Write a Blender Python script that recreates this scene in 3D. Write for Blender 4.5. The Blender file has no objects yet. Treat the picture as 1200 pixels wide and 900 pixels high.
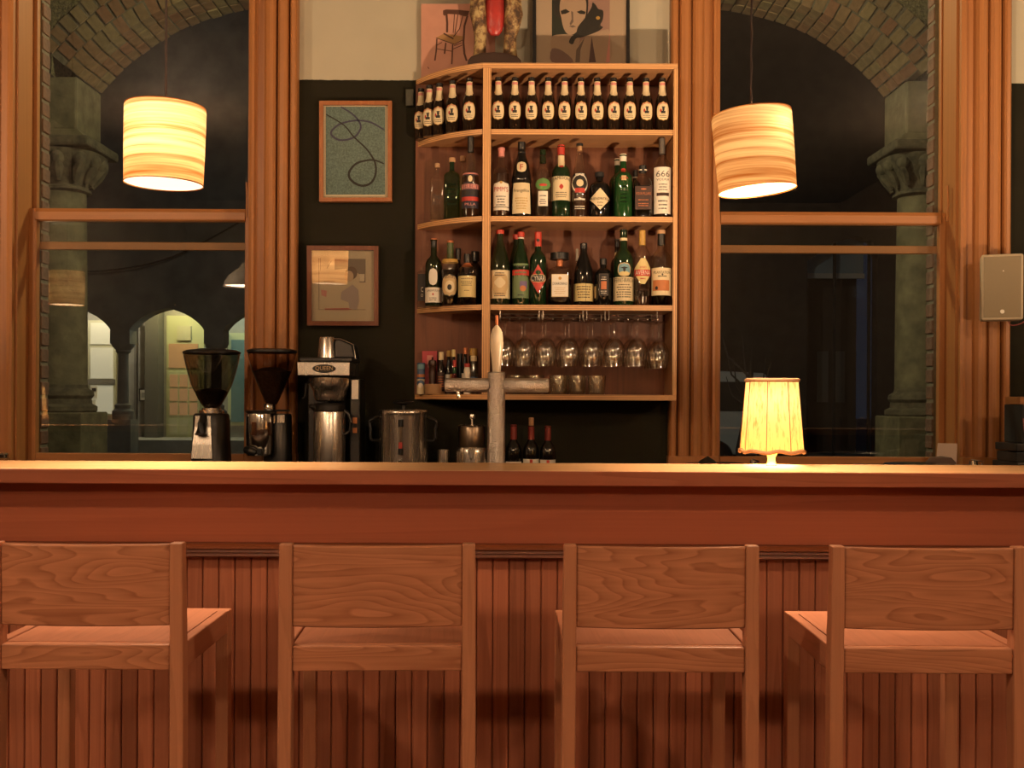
import bpy, math, random
from mathutils import Matrix, Vector
random.seed(7)
scene = bpy.context.scene
COL = scene.collection
PI = math.pi
# ------------------------------------------------------------------ camera
F = 1250.0          # focal length in pixels of the 1200 x 900 frame
CZ = 1.305          # eye height
ROLL = math.radians(0.28)
def W(px, py, d):
    """pixel of the photograph + distance from the camera -> world point"""
    u = (px - 600.0) / F; v = (465.0 - py) / F
    return ((u - v * ROLL) * d, d, CZ + (v + u * ROLL) * d)
cam_data = bpy.data.cameras.new('camera')
cam_data.sensor_width = 36.0
cam_data.lens = F / 1200.0 * 36.0
cam_data.shift_y = 15.0 / 1200.0
cam_data.clip_start = 0.02
cam = bpy.data.objects.new('camera', cam_data)
COL.objects.link(cam)
cam.matrix_world = Matrix.Translation((0, 0, CZ)) @ Matrix.Rotation(PI / 2, 4, 'X') @ Matrix.Rotation(ROLL, 4, 'Z')
scene.camera = cam
# ------------------------------------------------------------------ world, exposure
scene.view_settings.view_transform = 'Standard'
scene.view_settings.look = 'None'
scene.view_settings.gamma = 1.0
scene.view_settings.exposure = 0.9
scene.view_settings.use_curve_mapping = False
world = bpy.data.worlds.new('night'); scene.world = world
world.use_nodes = True
wb = world.node_tree.nodes['Background']
wb.inputs[0].default_value = (0.012, 0.016, 0.026, 1); wb.inputs[1].default_value = 0.35
scene.cycles.use_denoising = True
scene.cycles.max_bounces = 8
scene.cycles.transparent_max_bounces = 24
scene.cycles.diffuse_bounces = 3
scene.cycles.glossy_bounces = 4
scene.cycles.caustics_reflective = False
scene.cycles.caustics_refractive = False
scene.cycles.sample_clamp_indirect = 4.0
WARM = (1.0, 0.68, 0.42)
POWER = dict(pendant_in=.55, pendant_down=7, table=0.5, table_up=38, table_down=1.2, dome=7, globe=68, side=112, court=45, loggia=190, far=36, far2=34, gable_fill=.8)
def lamp_light(name, loc, watts, color, parent=None, radius=0.03, kind='POINT', size=0.2, rot=(0, 0, 0), spread=PI):
    l = bpy.data.lights.new(name, kind)
    l.energy = watts; l.color = color
    if kind == 'POINT':
        l.shadow_soft_size = radius
        if radius > .05: l.use_soft_falloff = False
    if kind == 'AREA':
        l.shape = 'DISK'; l.size = size; l.spread = spread
    o = bpy.data.objects.new(name, l); COL.objects.link(o)
    o.location = loc; o.rotation_euler = rot
    if parent: o.parent = parent
    return o
# ------------------------------------------------------------------ materials
def nodes_of(m):
    m.use_nodes = True
    nt = m.node_tree
    return nt, nt.nodes, nt.links
def principled(m): return m.node_tree.nodes['Principled BSDF']
MATS = {}
def plain(name, c, rough=0.6, metal=0.0, spec=0.5, bump=0.0, bscale=200, var=0.0, vscale=30, coat=0.0):
    """one colour with a little procedural unevenness"""
    if name in MATS: return MATS[name]
    m = bpy.data.materials.new(name); nt, N, L = nodes_of(m); p = principled(m)
    p.inputs['Base Color'].default_value = (*c, 1)
    p.inputs['Roughness'].default_value = rough
    p.inputs['Metallic'].default_value = metal
    p.inputs['Specular IOR Level'].default_value = spec
    p.inputs['Coat Weight'].default_value = coat
    tc = N.new('ShaderNodeTexCoord')
    if var:
        n = N.new('ShaderNodeTexNoise'); n.inputs['Scale'].default_value = vscale; n.inputs['Detail'].default_value = 4
        L.new(tc.outputs['Object'], n.inputs['Vector'])
        r = N.new('ShaderNodeMapRange'); r.inputs[1].default_value = 0.3; r.inputs[2].default_value = 0.7
        r.inputs[3].default_value = 1 - var; r.inputs[4].default_value = 1 + var
        L.new(n.outputs['Fac'], r.inputs[0])
        mx = N.new('ShaderNodeVectorMath'); mx.operation = 'SCALE'; mx.inputs[0].default_value = c
        L.new(r.outputs[0], mx.inputs['Scale']); L.new(mx.outputs[0], p.inputs['Base Color'])
    if bump:
        n2 = N.new('ShaderNodeTexNoise'); n2.inputs['Scale'].default_value = bscale; n2.inputs['Detail'].default_value = 3
        L.new(tc.outputs['Object'], n2.inputs['Vector'])
        b = N.new('ShaderNodeBump'); b.inputs['Strength'].default_value = bump; b.inputs['Distance'].default_value = 0.01
        L.new(n2.outputs['Fac'], b.inputs['Height']); L.new(b.outputs[0], p.inputs['Normal'])
    MATS[name] = m
    return m
def wood(name, c1, c2, axis='x', along=0.8, across=7.0, rings=9.0, rough=0.45, contrast=1.0, per_object=1.0, hue=0.0):
    """long-grained wood: contour lines of a stretched noise give the cathedral grain"""
    m = bpy.data.materials.new(name); nt, N, L = nodes_of(m); p = principled(m)
    tc = N.new('ShaderNodeTexCoord'); oi = N.new('ShaderNodeObjectInfo')
    off = N.new('ShaderNodeVectorMath'); off.operation = 'SCALE'; off.inputs[0].default_value = (7.3, 11.9, 5.1)
    sc_ = N.new('ShaderNodeMath'); sc_.operation = 'MULTIPLY'; sc_.inputs[1].default_value = per_object
    L.new(oi.outputs['Random'], sc_.inputs[0]); L.new(sc_.outputs[0], off.inputs['Scale'])
    add = N.new('ShaderNodeVectorMath'); L.new(tc.outputs['Object'], add.inputs[0]); L.new(off.outputs[0], add.inputs[1])
    s = {'x': (along, across, across), 'y': (across, along, across), 'z': (across, across, along)}[axis]
    mp = N.new('ShaderNodeVectorMath'); mp.operation = 'MULTIPLY'; mp.inputs[1].default_value = s
    L.new(add.outputs[0], mp.inputs[0])
    n = N.new('ShaderNodeTexNoise'); n.inputs['Scale'].default_value = 1.0; n.inputs['Detail'].default_value = 2.0
    n.inputs['Roughness'].default_value = 0.45; n.inputs['Distortion'].default_value = 0.25
    L.new(mp.outputs[0], n.inputs['Vector'])
    k = N.new('ShaderNodeMath'); k.operation = 'MULTIPLY'; k.inputs[1].default_value = rings; L.new(n.outputs['Fac'], k.inputs[0])
    fr = N.new('ShaderNodeMath'); fr.operation = 'FRACT'; L.new(k.outputs[0], fr.inputs[0])
    ramp = N.new('ShaderNodeValToRGB'); e = ramp.color_ramp.elements
    e[0].position = 0.0; e[0].color = (0, 0, 0, 1); e[1].position = 1.0; e[1].color = (0.15, 0.15, 0.15, 1)
    x = ramp.color_ramp.elements.new(0.72); x.color = (0.55, 0.55, 0.55, 1)
    x = ramp.color_ramp.elements.new(0.92); x.color = (1, 1, 1, 1)
    L.new(fr.outputs[0], ramp.inputs[0])
    mp2 = N.new('ShaderNodeVectorMath'); mp2.operation = 'MULTIPLY'
    mp2.inputs[1].default_value = tuple(q * 14 if q == across else q * 5 for q in s); L.new(add.outputs[0], mp2.inputs[0])
    n2 = N.new('ShaderNodeTexNoise'); n2.inputs['Scale'].default_value = 1.0; n2.inputs['Detail'].default_value = 3
    L.new(mp2.outputs[0], n2.inputs['Vector'])
    mixf = N.new('ShaderNodeMath'); mixf.operation = 'MULTIPLY_ADD'; mixf.inputs[1].default_value = 0.55 * contrast
    half = N.new('ShaderNodeMath'); half.operation = 'MULTIPLY'; half.inputs[1].default_value = 0.75
    L.new(n2.outputs['Fac'], half.inputs[0]); L.new(ramp.outputs[0], mixf.inputs[0]); L.new(half.outputs[0], mixf.inputs[2])
    mx = N.new('ShaderNodeMix'); mx.data_type = 'RGBA'
    mx.inputs[6].default_value = (*c1, 1); mx.inputs[7].default_value = (*c2, 1)
    L.new(mixf.outputs[0], mx.inputs[0])
    if hue:
        mr = N.new('ShaderNodeMapRange'); mr.inputs[3].default_value = 1 - hue; mr.inputs[4].default_value = 1 + hue
        L.new(oi.outputs['Random'], mr.inputs[0])
        vs = N.new('ShaderNodeVectorMath'); vs.operation = 'SCALE'; L.new(mx.outputs[2], vs.inputs[0]); L.new(mr.outputs[0], vs.inputs['Scale'])
        L.new(vs.outputs[0], p.inputs['Base Color'])
    else:
        L.new(mx.outputs[2], p.inputs['Base Color'])
    p.inputs['Roughness'].default_value = rough
    p.inputs['Specular IOR Level'].default_value = 0.35
    b = N.new('ShaderNodeBump'); b.inputs['Strength'].default_value = 0.06; b.inputs['Distance'].default_value = 0.004
    L.new(n2.outputs['Fac'], b.inputs['Height']); L.new(b.outputs[0], p.inputs['Normal'])
    MATS[name] = m
    return m
def plywood(name, axis, face, edge1, edge2, pitch=0.004):
    """birch plywood: thin veneer lines across the thickness axis show on the cut edges"""
    m = bpy.data.materials.new(name); nt, N, L = nodes_of(m); p = principled(m)
    tc = N.new('ShaderNodeTexCoord'); sx = N.new('ShaderNodeSeparateXYZ'); L.new(tc.outputs['Object'], sx.inputs[0])
    k = N.new('ShaderNodeMath'); k.operation = 'MULTIPLY'; k.inputs[1].default_value = 1 / pitch / 2
    L.new(sx.outputs['XYZ'.index(axis.upper())], k.inputs[0])
    fr = N.new('ShaderNodeMath'); fr.operation = 'FRACT'; L.new(k.outputs[0], fr.inputs[0])
    gt = N.new('ShaderNodeMath'); gt.operation = 'GREATER_THAN'; gt.inputs[1].default_value = 0.62; L.new(fr.outputs[0], gt.inputs[0])
    mx = N.new('ShaderNodeMix'); mx.data_type = 'RGBA'; mx.inputs[6].default_value = (*edge1, 1); mx.inputs[7].default_value = (*edge2, 1)
    L.new(gt.outputs[0], mx.inputs[0])
    geo = N.new('ShaderNodeNewGeometry'); sn = N.new('ShaderNodeSeparateXYZ'); L.new(geo.outputs['True Normal'], sn.inputs[0])
    ab = N.new('ShaderNodeMath'); ab.operation = 'ABSOLUTE'; L.new(sn.outputs['XYZ'.index(axis.upper())], ab.inputs[0])
    g2 = N.new('ShaderNodeMath'); g2.operation = 'GREATER_THAN'; g2.inputs[1].default_value = 0.5; L.new(ab.outputs[0], g2.inputs[0])
    n = N.new('ShaderNodeTexNoise'); n.inputs['Scale'].default_value = 6; n.inputs['Detail'].default_value = 4
    ms = N.new('ShaderNodeVectorMath'); ms.operation = 'MULTIPLY'; ms.inputs[1].default_value = (1, 8, 8); L.new(tc.outputs['Object'], ms.inputs[0])
    L.new(ms.outputs[0], n.inputs['Vector'])
    mr = N.new('ShaderNodeMapRange'); mr.inputs[3].default_value = 0.75; mr.inputs[4].default_value = 1.2; L.new(n.outputs['Fac'], mr.inputs[0])
    fs = N.new('ShaderNodeVectorMath'); fs.operation = 'SCALE'; fs.inputs[0].default_value = face; L.new(mr.outputs[0], fs.inputs['Scale'])
    m2 = N.new('ShaderNodeMix'); m2.data_type = 'RGBA'; L.new(g2.outputs[0], m2.inputs[0]); L.new(mx.outputs[2], m2.inputs[6]); L.new(fs.outputs[0], m2.inputs[7])
    L.new(m2.outputs[2], p.inputs['Base Color']); p.inputs['Roughness'].default_value = 0.45
    MATS[name] = m
    return m
def thin_glass(name, tint=(0.95, 0.95, 0.92), rough=0.0, ior=1.5, gloss=(1, 1, 1), edge=1.0):
    m = bpy.data.materials.new(name); nt, N, L = nodes_of(m)
    N.remove(principled(m)); out = N['Material Output']
    t = N.new('ShaderNodeBsdfTransparent'); t.inputs[0].default_value = (*tint, 1)
    if edge < 1:      # the wall of a blown glass is thicker to look through at its rim
        lw = N.new('ShaderNodeLayerWeight'); lw.inputs[0].default_value = .25
        mr = N.new('ShaderNodeMapRange'); mr.inputs[1].default_value = .35; mr.inputs[3].default_value = 1; mr.inputs[4].default_value = edge; L.new(lw.outputs['Facing'], mr.inputs[0])
        vs = N.new('ShaderNodeVectorMath'); vs.operation = 'SCALE'; vs.inputs[0].default_value = tint; L.new(mr.outputs[0], vs.inputs['Scale']); L.new(vs.outputs[0], t.inputs[0])
    g = N.new('ShaderNodeBsdfGlossy'); g.inputs['Roughness'].default_value = rough; g.inputs['Color'].default_value = (*gloss, 1)
    fz = N.new('ShaderNodeFresnel'); fz.inputs[0].default_value = ior
    geo = N.new('ShaderNodeNewGeometry')
    # the same reflectance from both sides of the sheet
    iorr = N.new('ShaderNodeMix'); iorr.data_type = 'FLOAT'; iorr.inputs[2].default_value = ior; iorr.inputs[3].default_value = 1 / ior
    L.new(geo.outputs['Backfacing'], iorr.inputs[0]); L.new(iorr.outputs[0], fz.inputs[0])
    mx = N.new('ShaderNodeMixShader'); L.new(fz.outputs[0], mx.inputs[0]); L.new(t.outputs[0], mx.inputs[1]); L.new(g.outputs[0], mx.inputs[2])
    L.new(mx.outputs[0], out.inputs[0])
    MATS[name] = m
    return m
def metal(name, c, rough=0.25, brushed=None, var=0.12):
    m = plain(name, c, rough=rough, metal=1.0)
    nt, N, L = nodes_of(m); p = principled(m)
    tc = N.new('ShaderNodeTexCoord'); ms = N.new('ShaderNodeVectorMath'); ms.operation = 'MULTIPLY'
    ms.inputs[1].default_value = brushed or (20, 20, 20); L.new(tc.outputs['Object'], ms.inputs[0])
    n = N.new('ShaderNodeTexNoise'); n.inputs['Scale'].default_value = 1.0; n.inputs['Detail'].default_value = 3; L.new(ms.outputs[0], n.inputs['Vector'])
    mr = N.new('ShaderNodeMapRange'); mr.inputs[3].default_value = max(0.03, rough - var); mr.inputs[4].default_value = rough + var
    L.new(n.outputs['Fac'], mr.inputs[0]); L.new(mr.outputs[0], p.inputs['Roughness'])
    return m
def emissive(name, c, strength):
    m = bpy.data.materials.new(name); nt, N, L = nodes_of(m); p = principled(m)
    p.inputs['Base Color'].default_value = (*c, 1); p.inputs['Emission Color'].default_value = (*c, 1)
    p.inputs['Emission Strength'].default_value = strength
    MATS[name] = m
    return m
def shade_mat(name, light, dark, axis_scale, clear, seed=0.0, band=(0.35, 0.7), weight=1.0):
    """thin lamp shade: translucent veneer or cloth with streaks, a little of the bulb's light passes straight through"""
    m = bpy.data.materials.new(name); nt, N, L = nodes_of(m)
    N.remove(principled(m)); out = N['Material Output']
    tc = N.new('ShaderNodeTexCoord'); ms = N.new('ShaderNodeVectorMath'); ms.operation = 'MULTIPLY'; ms.inputs[1].default_value = axis_scale
    ad = N.new('ShaderNodeVectorMath'); ad.inputs[1].default_value = (seed, seed * 2, seed * 3)
    L.new(tc.outputs['Object'], ad.inputs[0]); L.new(ad.outputs[0], ms.inputs[0])
    n = N.new('ShaderNodeTexNoise'); n.inputs['Scale'].default_value = 1.0; n.inputs['Detail'].default_value = 5; n.inputs['Roughness'].default_value = 0.65
    L.new(ms.outputs[0], n.inputs['Vector'])
    ramp = N.new('ShaderNodeValToRGB'); e = ramp.color_ramp.elements
    e[0].position = band[0]; e[0].color = (*dark, 1); e[1].position = band[1]; e[1].color = (*light, 1)
    L.new(n.outputs['Fac'], ramp.inputs[0])
    tr = N.new('ShaderNodeBsdfTranslucent'); df = N.new('ShaderNodeBsdfDiffuse'); tp = N.new('ShaderNodeBsdfTransparent')
    L.new(ramp.outputs[0], tr.inputs[0]); L.new(ramp.outputs[0], df.inputs[0]); L.new(ramp.outputs[0], tp.inputs[0])
    m1 = N.new('ShaderNodeMixShader'); m1.inputs[0].default_value = 0.3; L.new(tr.outputs[0], m1.inputs[1]); L.new(df.outputs[0], m1.inputs[2])
    m2 = N.new('ShaderNodeMixShader'); m2.inputs[0].default_value = clear; L.new(m1.outputs[0], m2.inputs[1]); L.new(tp.outputs[0], m2.inputs[2])
    L.new(m2.outputs[0], out.inputs[0])
    MATS[name] = m
    return m
# ------------------------------------------------------------------ mesh helpers
class MB:
    def __init__(s): s.v = []; s.f = []; s.sm = []
    def add(s, verts, faces, smooth=False, M=None):
        o = len(s.v)
        s.v += [tuple(M @ Vector(q)) if M else tuple(q) for q in verts]
        s.f += [tuple(i + o for i in f) for f in faces]; s.sm += [smooth] * len(faces)
        return s
    def box(s, x0, x1, y0, y1, z0, z1, M=None):
        v = [(x, y, z) for z in (z0, z1) for y in (y0, y1) for x in (x0, x1)]
        f = [(0, 2, 3, 1), (4, 5, 7, 6), (0, 1, 5, 4), (2, 6, 7, 3), (0, 4, 6, 2), (1, 3, 7, 5)]
        return s.add(v, f, False, M)
    def lathe(s, prof, seg=24, c=(0, 0, 0), sq=2.0, dr=1.0, M=None, smooth=True, cap=True):
        v = []; f = []; rings = []
        for r, z in prof:
            if r <= 1e-6:
                rings.append([len(v)]); v.append((c[0], c[1], c[2] + z)); continue
            ring = []
            for i in range(seg):
                t = 2 * PI * (i + 0.5) / seg; ct, st = math.cos(t), math.sin(t)
                k = 1 / (abs(ct) ** sq + abs(st) ** sq) ** (1 / sq)
                ring.append(len(v)); v.append((c[0] + r * k * ct, c[1] + r * k * st * dr, c[2] + z))
            rings.append(ring)
        for a, b in zip(rings, rings[1:]):
            if len(a) == 1 and len(b) == 1: continue
            for i in range(seg):
                j = (i + 1) % seg
                if len(a) == 1: f.append((a[0], b[j], b[i]))
                elif len(b) == 1: f.append((a[i], a[j], b[0]))
                else: f.append((a[i], a[j], b[j], b[i]))
        if cap:
            if len(rings[0]) > 1: f.append(tuple(reversed(rings[0])))
            if len(rings[-1]) > 1: f.append(tuple(rings[-1]))
        return s.add(v, f, smooth, M)
    def prism(s, poly, lo, hi, axis='y', M=None, smooth=False):
        """poly in the two other axes (x,z for 'y'; x,y for 'z'; y,z for 'x')"""
        def pt(a, b, t): return {'y': (a, t, b), 'z': (a, b, t), 'x': (t, a, b)}[axis]
        n = len(poly); v = [pt(a, b, lo) for a, b in poly] + [pt(a, b, hi) for a, b in poly]
        f = [(i, (i + 1) % n, (i + 1) % n + n, i + n) for i in range(n)]
        s.add(v, f, smooth, M)
        o = len(s.v) - 2 * n
        s.f += [tuple(o + i for i in reversed(range(n))), tuple(o + n + i for i in range(n))]; s.sm += [False, False]
        return s
    def tube(s, pts, r, seg=8, M=None, closed=False):
        pts = [Vector(p) for p in pts]; rs = r if isinstance(r, (list, tuple)) else [r] * len(pts)
        v = []; f = []
        up = Vector((0.13, 0.31, 0.94)).normalized()
        for i, p in enumerate(pts):
            a = pts[i - 1] if i else (pts[-1] if closed else p); b = pts[(i + 1) % len(pts)] if (i < len(pts) - 1 or closed) else p
            t = (b - a)
            t = t.normalized() if t.length else Vector((0, 0, 1))
            n1 = up - t * up.dot(t)
            if n1.length < 1e-3: n1 = Vector((1, 0, 0)) - t * t.x
            n1.normalize(); n2 = t.cross(n1)
            for k in range(seg):
                q = 2 * PI * k / seg
                v.append(tuple(p + (n1 * math.cos(q) + n2 * math.sin(q)) * rs[i]))
        m = len(pts); rng = m if closed else m - 1
        for i in range(rng):
            for k in range(seg):
                a = i * seg; b = ((i + 1) % m) * seg; k2 = (k + 1) % seg
                f.append((a + k, a + k2, b + k2, b + k))
        if not closed:
            f.append(tuple(reversed(range(seg)))); f.append(tuple(range((m - 1) * seg, m * seg)))
        return s.add(v, f, True, M)
    def sphere(s, c, r, seg=16, rings=10, sc=(1, 1, 1), M=None):
        prof = [(r * math.sin(PI * i / rings), -r * math.cos(PI * i / rings)) for i in range(rings + 1)]
        prof[0] = (0, -r); prof[-1] = (0, r)
        T = Matrix.Translation(c) @ Matrix.Diagonal((*sc, 1))
        return s.lathe(prof, seg, M=(M @ T) if M else T)
    def build(s, name, mat=None, parent=None, loc=None, bevel=0.0, sharp=35, org=None, segs=2):
        me = bpy.data.meshes.new(name)
        v = s.v
        if org is not None: v = [(a - org[0], b - org[1], c - org[2]) for a, b, c in v]
        me.from_pydata(v, [], s.f); me.update()
        me.polygons.foreach_set('use_smooth', s.sm)
        if any(s.sm): me.set_sharp_from_angle(angle=math.radians(sharp))
        if mat: me.materials.append(mat)
        o = bpy.data.objects.new(name, me); COL.objects.link(o)
        if parent: o.parent = parent
        if loc: o.location = loc
        if bevel:
            b = o.modifiers.new('bevel', 'BEVEL'); b.width = bevel; b.segments = segs; b.limit_method = 'ANGLE'
        return o
def tag(o, label, cat, group=None):
    o['label'] = label; o['category'] = cat
    if group: o['group'] = group
    return o
def thing(name, label, cat, loc=(0, 0, 0), group=None, rotz=0.0):
    o = bpy.data.objects.new(name, None); COL.objects.link(o)
    o.empty_display_size = 0.05; o.location = loc; o.rotation_euler = (0, 0, rotz)
    return tag(o, label, cat, group)
def setting(name, label=None, loc=(0, 0, 0)):
    o = bpy.data.objects.new(name, None); COL.objects.link(o); o.location = loc; o['kind'] = 'structure'
    if label: o['label'] = label
    return o
def struct(o, label):
    o['kind'] = 'structure'; o['label'] = label
    return o
def copy_tree(o, parent=None):
    c = o.copy(); COL.objects.link(c); c.parent = parent
    for ch in list(o.children):
        if ch.type == 'LIGHT' or ch.type in ('MESH', 'EMPTY'): copy_tree(ch, c)
    return c
_TXT = {}
def text_geo(s):
    if s not in _TXT:
        cu = bpy.data.curves.new('lettering', 'FONT'); cu.body = s; cu.resolution_u = 2
        ob = bpy.data.objects.new('lettering', cu)
        me = bpy.data.meshes.new_from_object(ob)
        vs = [(q.co.x, q.co.y) for q in me.vertices]; fs = [tuple(p.vertices) for p in me.polygons]
        bpy.data.objects.remove(ob); bpy.data.curves.remove(cu); bpy.data.meshes.remove(me)
        x0 = min(q[0] for q in vs); x1 = max(q[0] for q in vs); y0 = min(q[1] for q in vs); y1 = max(q[1] for q in vs)
        vs = [((q[0] - (x0 + x1) / 2) / (x1 - x0), (q[1] - (y0 + y1) / 2) / (y1 - y0)) for q in vs]
        _TXT[s] = (vs, fs)
    return _TXT[s]
def px_poly(mb, pts, d, org=None):
    """flat printed patch on a picture plane at distance d"""
    v = [W(a, b, d) for a, b in pts]
    mb.add(v, [tuple(reversed(range(len(v))))])
    return mb
def px_line(mb, pts, width, d):
    """flat printed stroke; width in pixels (number or list)"""
    ws = width if isinstance(width, (list, tuple)) else [width] * len(pts)
    L_, R_ = [], []
    for i, p in enumerate(pts):
        a = pts[max(0, i - 1)]; b = pts[min(len(pts) - 1, i + 1)]
        t = Vector((b[0] - a[0], b[1] - a[1])); t.normalize()
        L_.append((p[0] - t.y * ws[i] / 2, p[1] + t.x * ws[i] / 2)); R_.append((p[0] + t.y * ws[i] / 2, p[1] - t.x * ws[i] / 2))
    v = [W(*q, d) for q in L_ + R_]; n = len(pts)
    mb.add(v, [(i, i + 1, n + i + 1, n + i) for i in range(n - 1)])
    return mb
def smooth_path(pts, n=8, closed=False):
    """Catmull-Rom through the points"""
    out = []; m = len(pts)
    for i in range(m if closed else m - 1):
        P = [pts[(i + k) % m] if closed else pts[min(max(i + k, 0), m - 1)] for k in (-1, 0, 1, 2)]
        for j in range(n):
            t = j / n
            out.append(tuple(0.5 * (2 * P[1][q] + (P[2][q] - P[0][q]) * t + (2 * P[0][q] - 5 * P[1][q] + 4 * P[2][q] - P[3][q]) * t * t
                       + (3 * P[1][q] - P[0][q] - 3 * P[2][q] + P[3][q]) * t ** 3) for q in range(len(pts[0]))))
    if not closed: out.append(tuple(pts[-1]))
    return out
def ellipse(cx, cy, rx, ry, n=24): return [(cx + rx * math.cos(2 * PI * i / n), cy + ry * math.sin(2 * PI * i / n)) for i in range(n)]
# ------------------------------------------------------------------ the palette
ASH = wood('ash_wood', (0.56, 0.238, 0.125), (0.29, 0.102, 0.047), 'x', 1.3, 9.0, 24.0, rough=0.42)
ASH_Z = wood('ash_wood_upright', (0.50, 0.212, 0.112), (0.37, 0.145, 0.072), 'z', 0.8, 12.0, 9.0, rough=0.42, contrast=0.7)
ASH_Y = wood('ash_wood_side', (0.46, 0.185, 0.10), (0.33, 0.125, 0.065), 'y', 0.8, 12.0, 9.0, rough=0.42, contrast=0.7)
NOSING = wood('bar_nosing_wood', (0.34, 0.115, 0.062), (0.23, 0.070, 0.034), 'x', 0.35, 9.0, 10.0, rough=0.35)
BARTOP = wood('bar_top_wood', (0.66, 0.40, 0.20), (0.50, 0.28, 0.125), 'x', 0.35, 9.0, 10.0, rough=0.25)
APRON = wood('bar_apron_wood', (0.35, 0.103, 0.050), (0.25, 0.066, 0.031), 'x', 0.3, 9.0, 7.0, rough=0.42, contrast=0.6)
BOARD = wood('beadboard_wood', (0.47, 0.168, 0.090), (0.30, 0.098, 0.050), 'z', 0.6, 14.0, 6.0, rough=0.45, contrast=0.9, hue=0.16)
MOULD = wood('moulding_wood', (0.22, 0.065, 0.022), (0.15, 0.042, 0.015), 'x', 0.4, 10.0, 5.0, rough=0.4)
TRIM = wood('window_trim_wood', (0.42, 0.18, 0.058), (0.29, 0.11, 0.033), 'z', 0.35, 16.0, 5.0, rough=0.4, contrast=0.55)
TRIMX = wood('window_rail_wood', (0.42, 0.18, 0.058), (0.29, 0.11, 0.033), 'x', 0.35, 16.0, 5.0, rough=0.4, contrast=0.55)
SHELFBACK = wood('shelf_back_wood', (0.19, 0.068, 0.028), (0.115, 0.038, 0.015), 'z', 0.5, 8.0, 7.0, rough=0.5, contrast=0.8)
PLY_Z = plywood('plywood_shelf', 'z', (0.40, 0.20, 0.085), (0.72, 0.40, 0.16), (0.36, 0.16, 0.06))
PLY_X = plywood('plywood_upright', 'x', (0.40, 0.20, 0.085), (0.72, 0.40, 0.16), (0.36, 0.16, 0.06))
BLACK = plain('black_plastic', (0.008, 0.007, 0.006), 0.35)
BLACKM = plain('black_matte', (0.010, 0.009, 0.008), 0.7)
STEEL = metal('brushed_steel', (0.74, 0.67, 0.58), 0.27, (90, 90, 1.2), 0.02)
CHROME = metal('chrome', (0.72, 0.68, 0.62), 0.13, None, 0.05)
SMOKE = thin_glass('smoked_plastic', (0.42, 0.36, 0.30), 0.02)
CLEAR = thin_glass('clear_glass', (0.95, 0.94, 0.90), 0.06, 1.9, edge=0.35)
STEMGLASS = thin_glass('stemware_glass', (0.97, 0.96, 0.93), 0.06, 2.0, edge=0.3)
PANE = thin_glass('window_glass', (0.93, 0.95, 0.93), 0.0, 1.6)
CREAM = plain('cream_label', (0.72, 0.58, 0.34), 0.6)
WHITE = plain('white_label', (0.78, 0.70, 0.56), 0.6)
TAN = plain('tan_label', (0.58, 0.40, 0.19), 0.6)
RED = plain('red_print', (0.45, 0.035, 0.020), 0.5)
INK = plain('black_print', (0.02, 0.016, 0.012), 0.6)
GOLD = plain('gold_print', (0.48, 0.28, 0.06), 0.45)
CORK = plain('cork', (0.48, 0.28, 0.14), 0.8, var=0.2, vscale=300)
# ================================================================== THE ROOM
YW = 5.08                      # inner face of the window wall
ZC = 4.05                      # ceiling
WIN = [(-2.37, -1.25), (0.972, 2.12)]
Z0, Z1 = 0.97, 3.75
def wall_paint():
    m = bpy.data.materials.new('two_tone_wall_paint'); nt, N, L = nodes_of(m); p = principled(m)
    tc = N.new('ShaderNodeTexCoord'); s = N.new('ShaderNodeSeparateXYZ'); L.new(tc.outputs['Object'], s.inputs[0])
    n = N.new('ShaderNodeTexNoise'); n.inputs['Scale'].default_value = 30; L.new(tc.outputs['Object'], n.inputs['Vector'])
    ad = N.new('ShaderNodeMath'); ad.operation = 'MULTIPLY_ADD'; ad.inputs[1].default_value = 0.006; L.new(n.outputs['Fac'], ad.inputs[0]); L.new(s.outputs[2], ad.inputs[2])
    g = N.new('ShaderNodeMath'); g.operation = 'GREATER_THAN'; g.inputs[1].default_value = 2.813; L.new(ad.outputs[0], g.inputs[0])
    n2 = N.new('ShaderNodeTexNoise'); n2.inputs['Scale'].default_value = 3; n2.inputs['Detail'].default_value = 6; L.new(tc.outputs['Object'], n2.inputs['Vector'])
    mr = N.new('ShaderNodeMapRange'); mr.inputs[3].default_value = 0.88; mr.inputs[4].default_value = 1.1; L.new(n2.outputs['Fac'], mr.inputs[0])
    mx = N.new('ShaderNodeMix'); mx.data_type = 'RGBA'; mx.inputs[6].default_value = (0.0125, 0.0118, 0.0060, 1); mx.inputs[7].default_value = (0.45, 0.41, 0.30, 1)
    L.new(g.outputs[0], mx.inputs[0])
    v = N.new('ShaderNodeVectorMath'); v.operation = 'SCALE'; L.new(mx.outputs[2], v.inputs[0]); L.new(mr.outputs[0], v.inputs['Scale'])
    L.new(v.outputs[0], p.inputs['Base Color']); p.inputs['Roughness'].default_value = 0.8; p.inputs['Specular IOR Level'].default_value = 0.15
    n3 = N.new('ShaderNodeTexNoise'); n3.inputs['Scale'].default_value = 160; L.new(tc.outputs['Object'], n3.inputs['Vector'])
    b = N.new('ShaderNodeBump'); b.inputs['Strength'].default_value = 0.08; b.inputs['Distance'].default_value = 0.004
    L.new(n3.outputs['Fac'], b.inputs['Height']); L.new(b.outputs[0], p.inputs['Normal'])
    return m
PLASTER = plain('dark_olive_plaster', (0.10, 0.075, 0.052), 0.8, bump=0.06, var=0.06, vscale=4)
CEIL = plain('ceiling_paint', (0.09, 0.07, 0.05), 0.8, var=0.04, vscale=3)
FLOORW = wood('floor_wood', (0.09, 0.04, 0.018), (0.05, 0.022, 0.01), 'y', 0.4, 7.0, 6.0, rough=0.35)
X0, X1, YB = -4.6, 4.6, -4.5
mb = MB()
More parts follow.
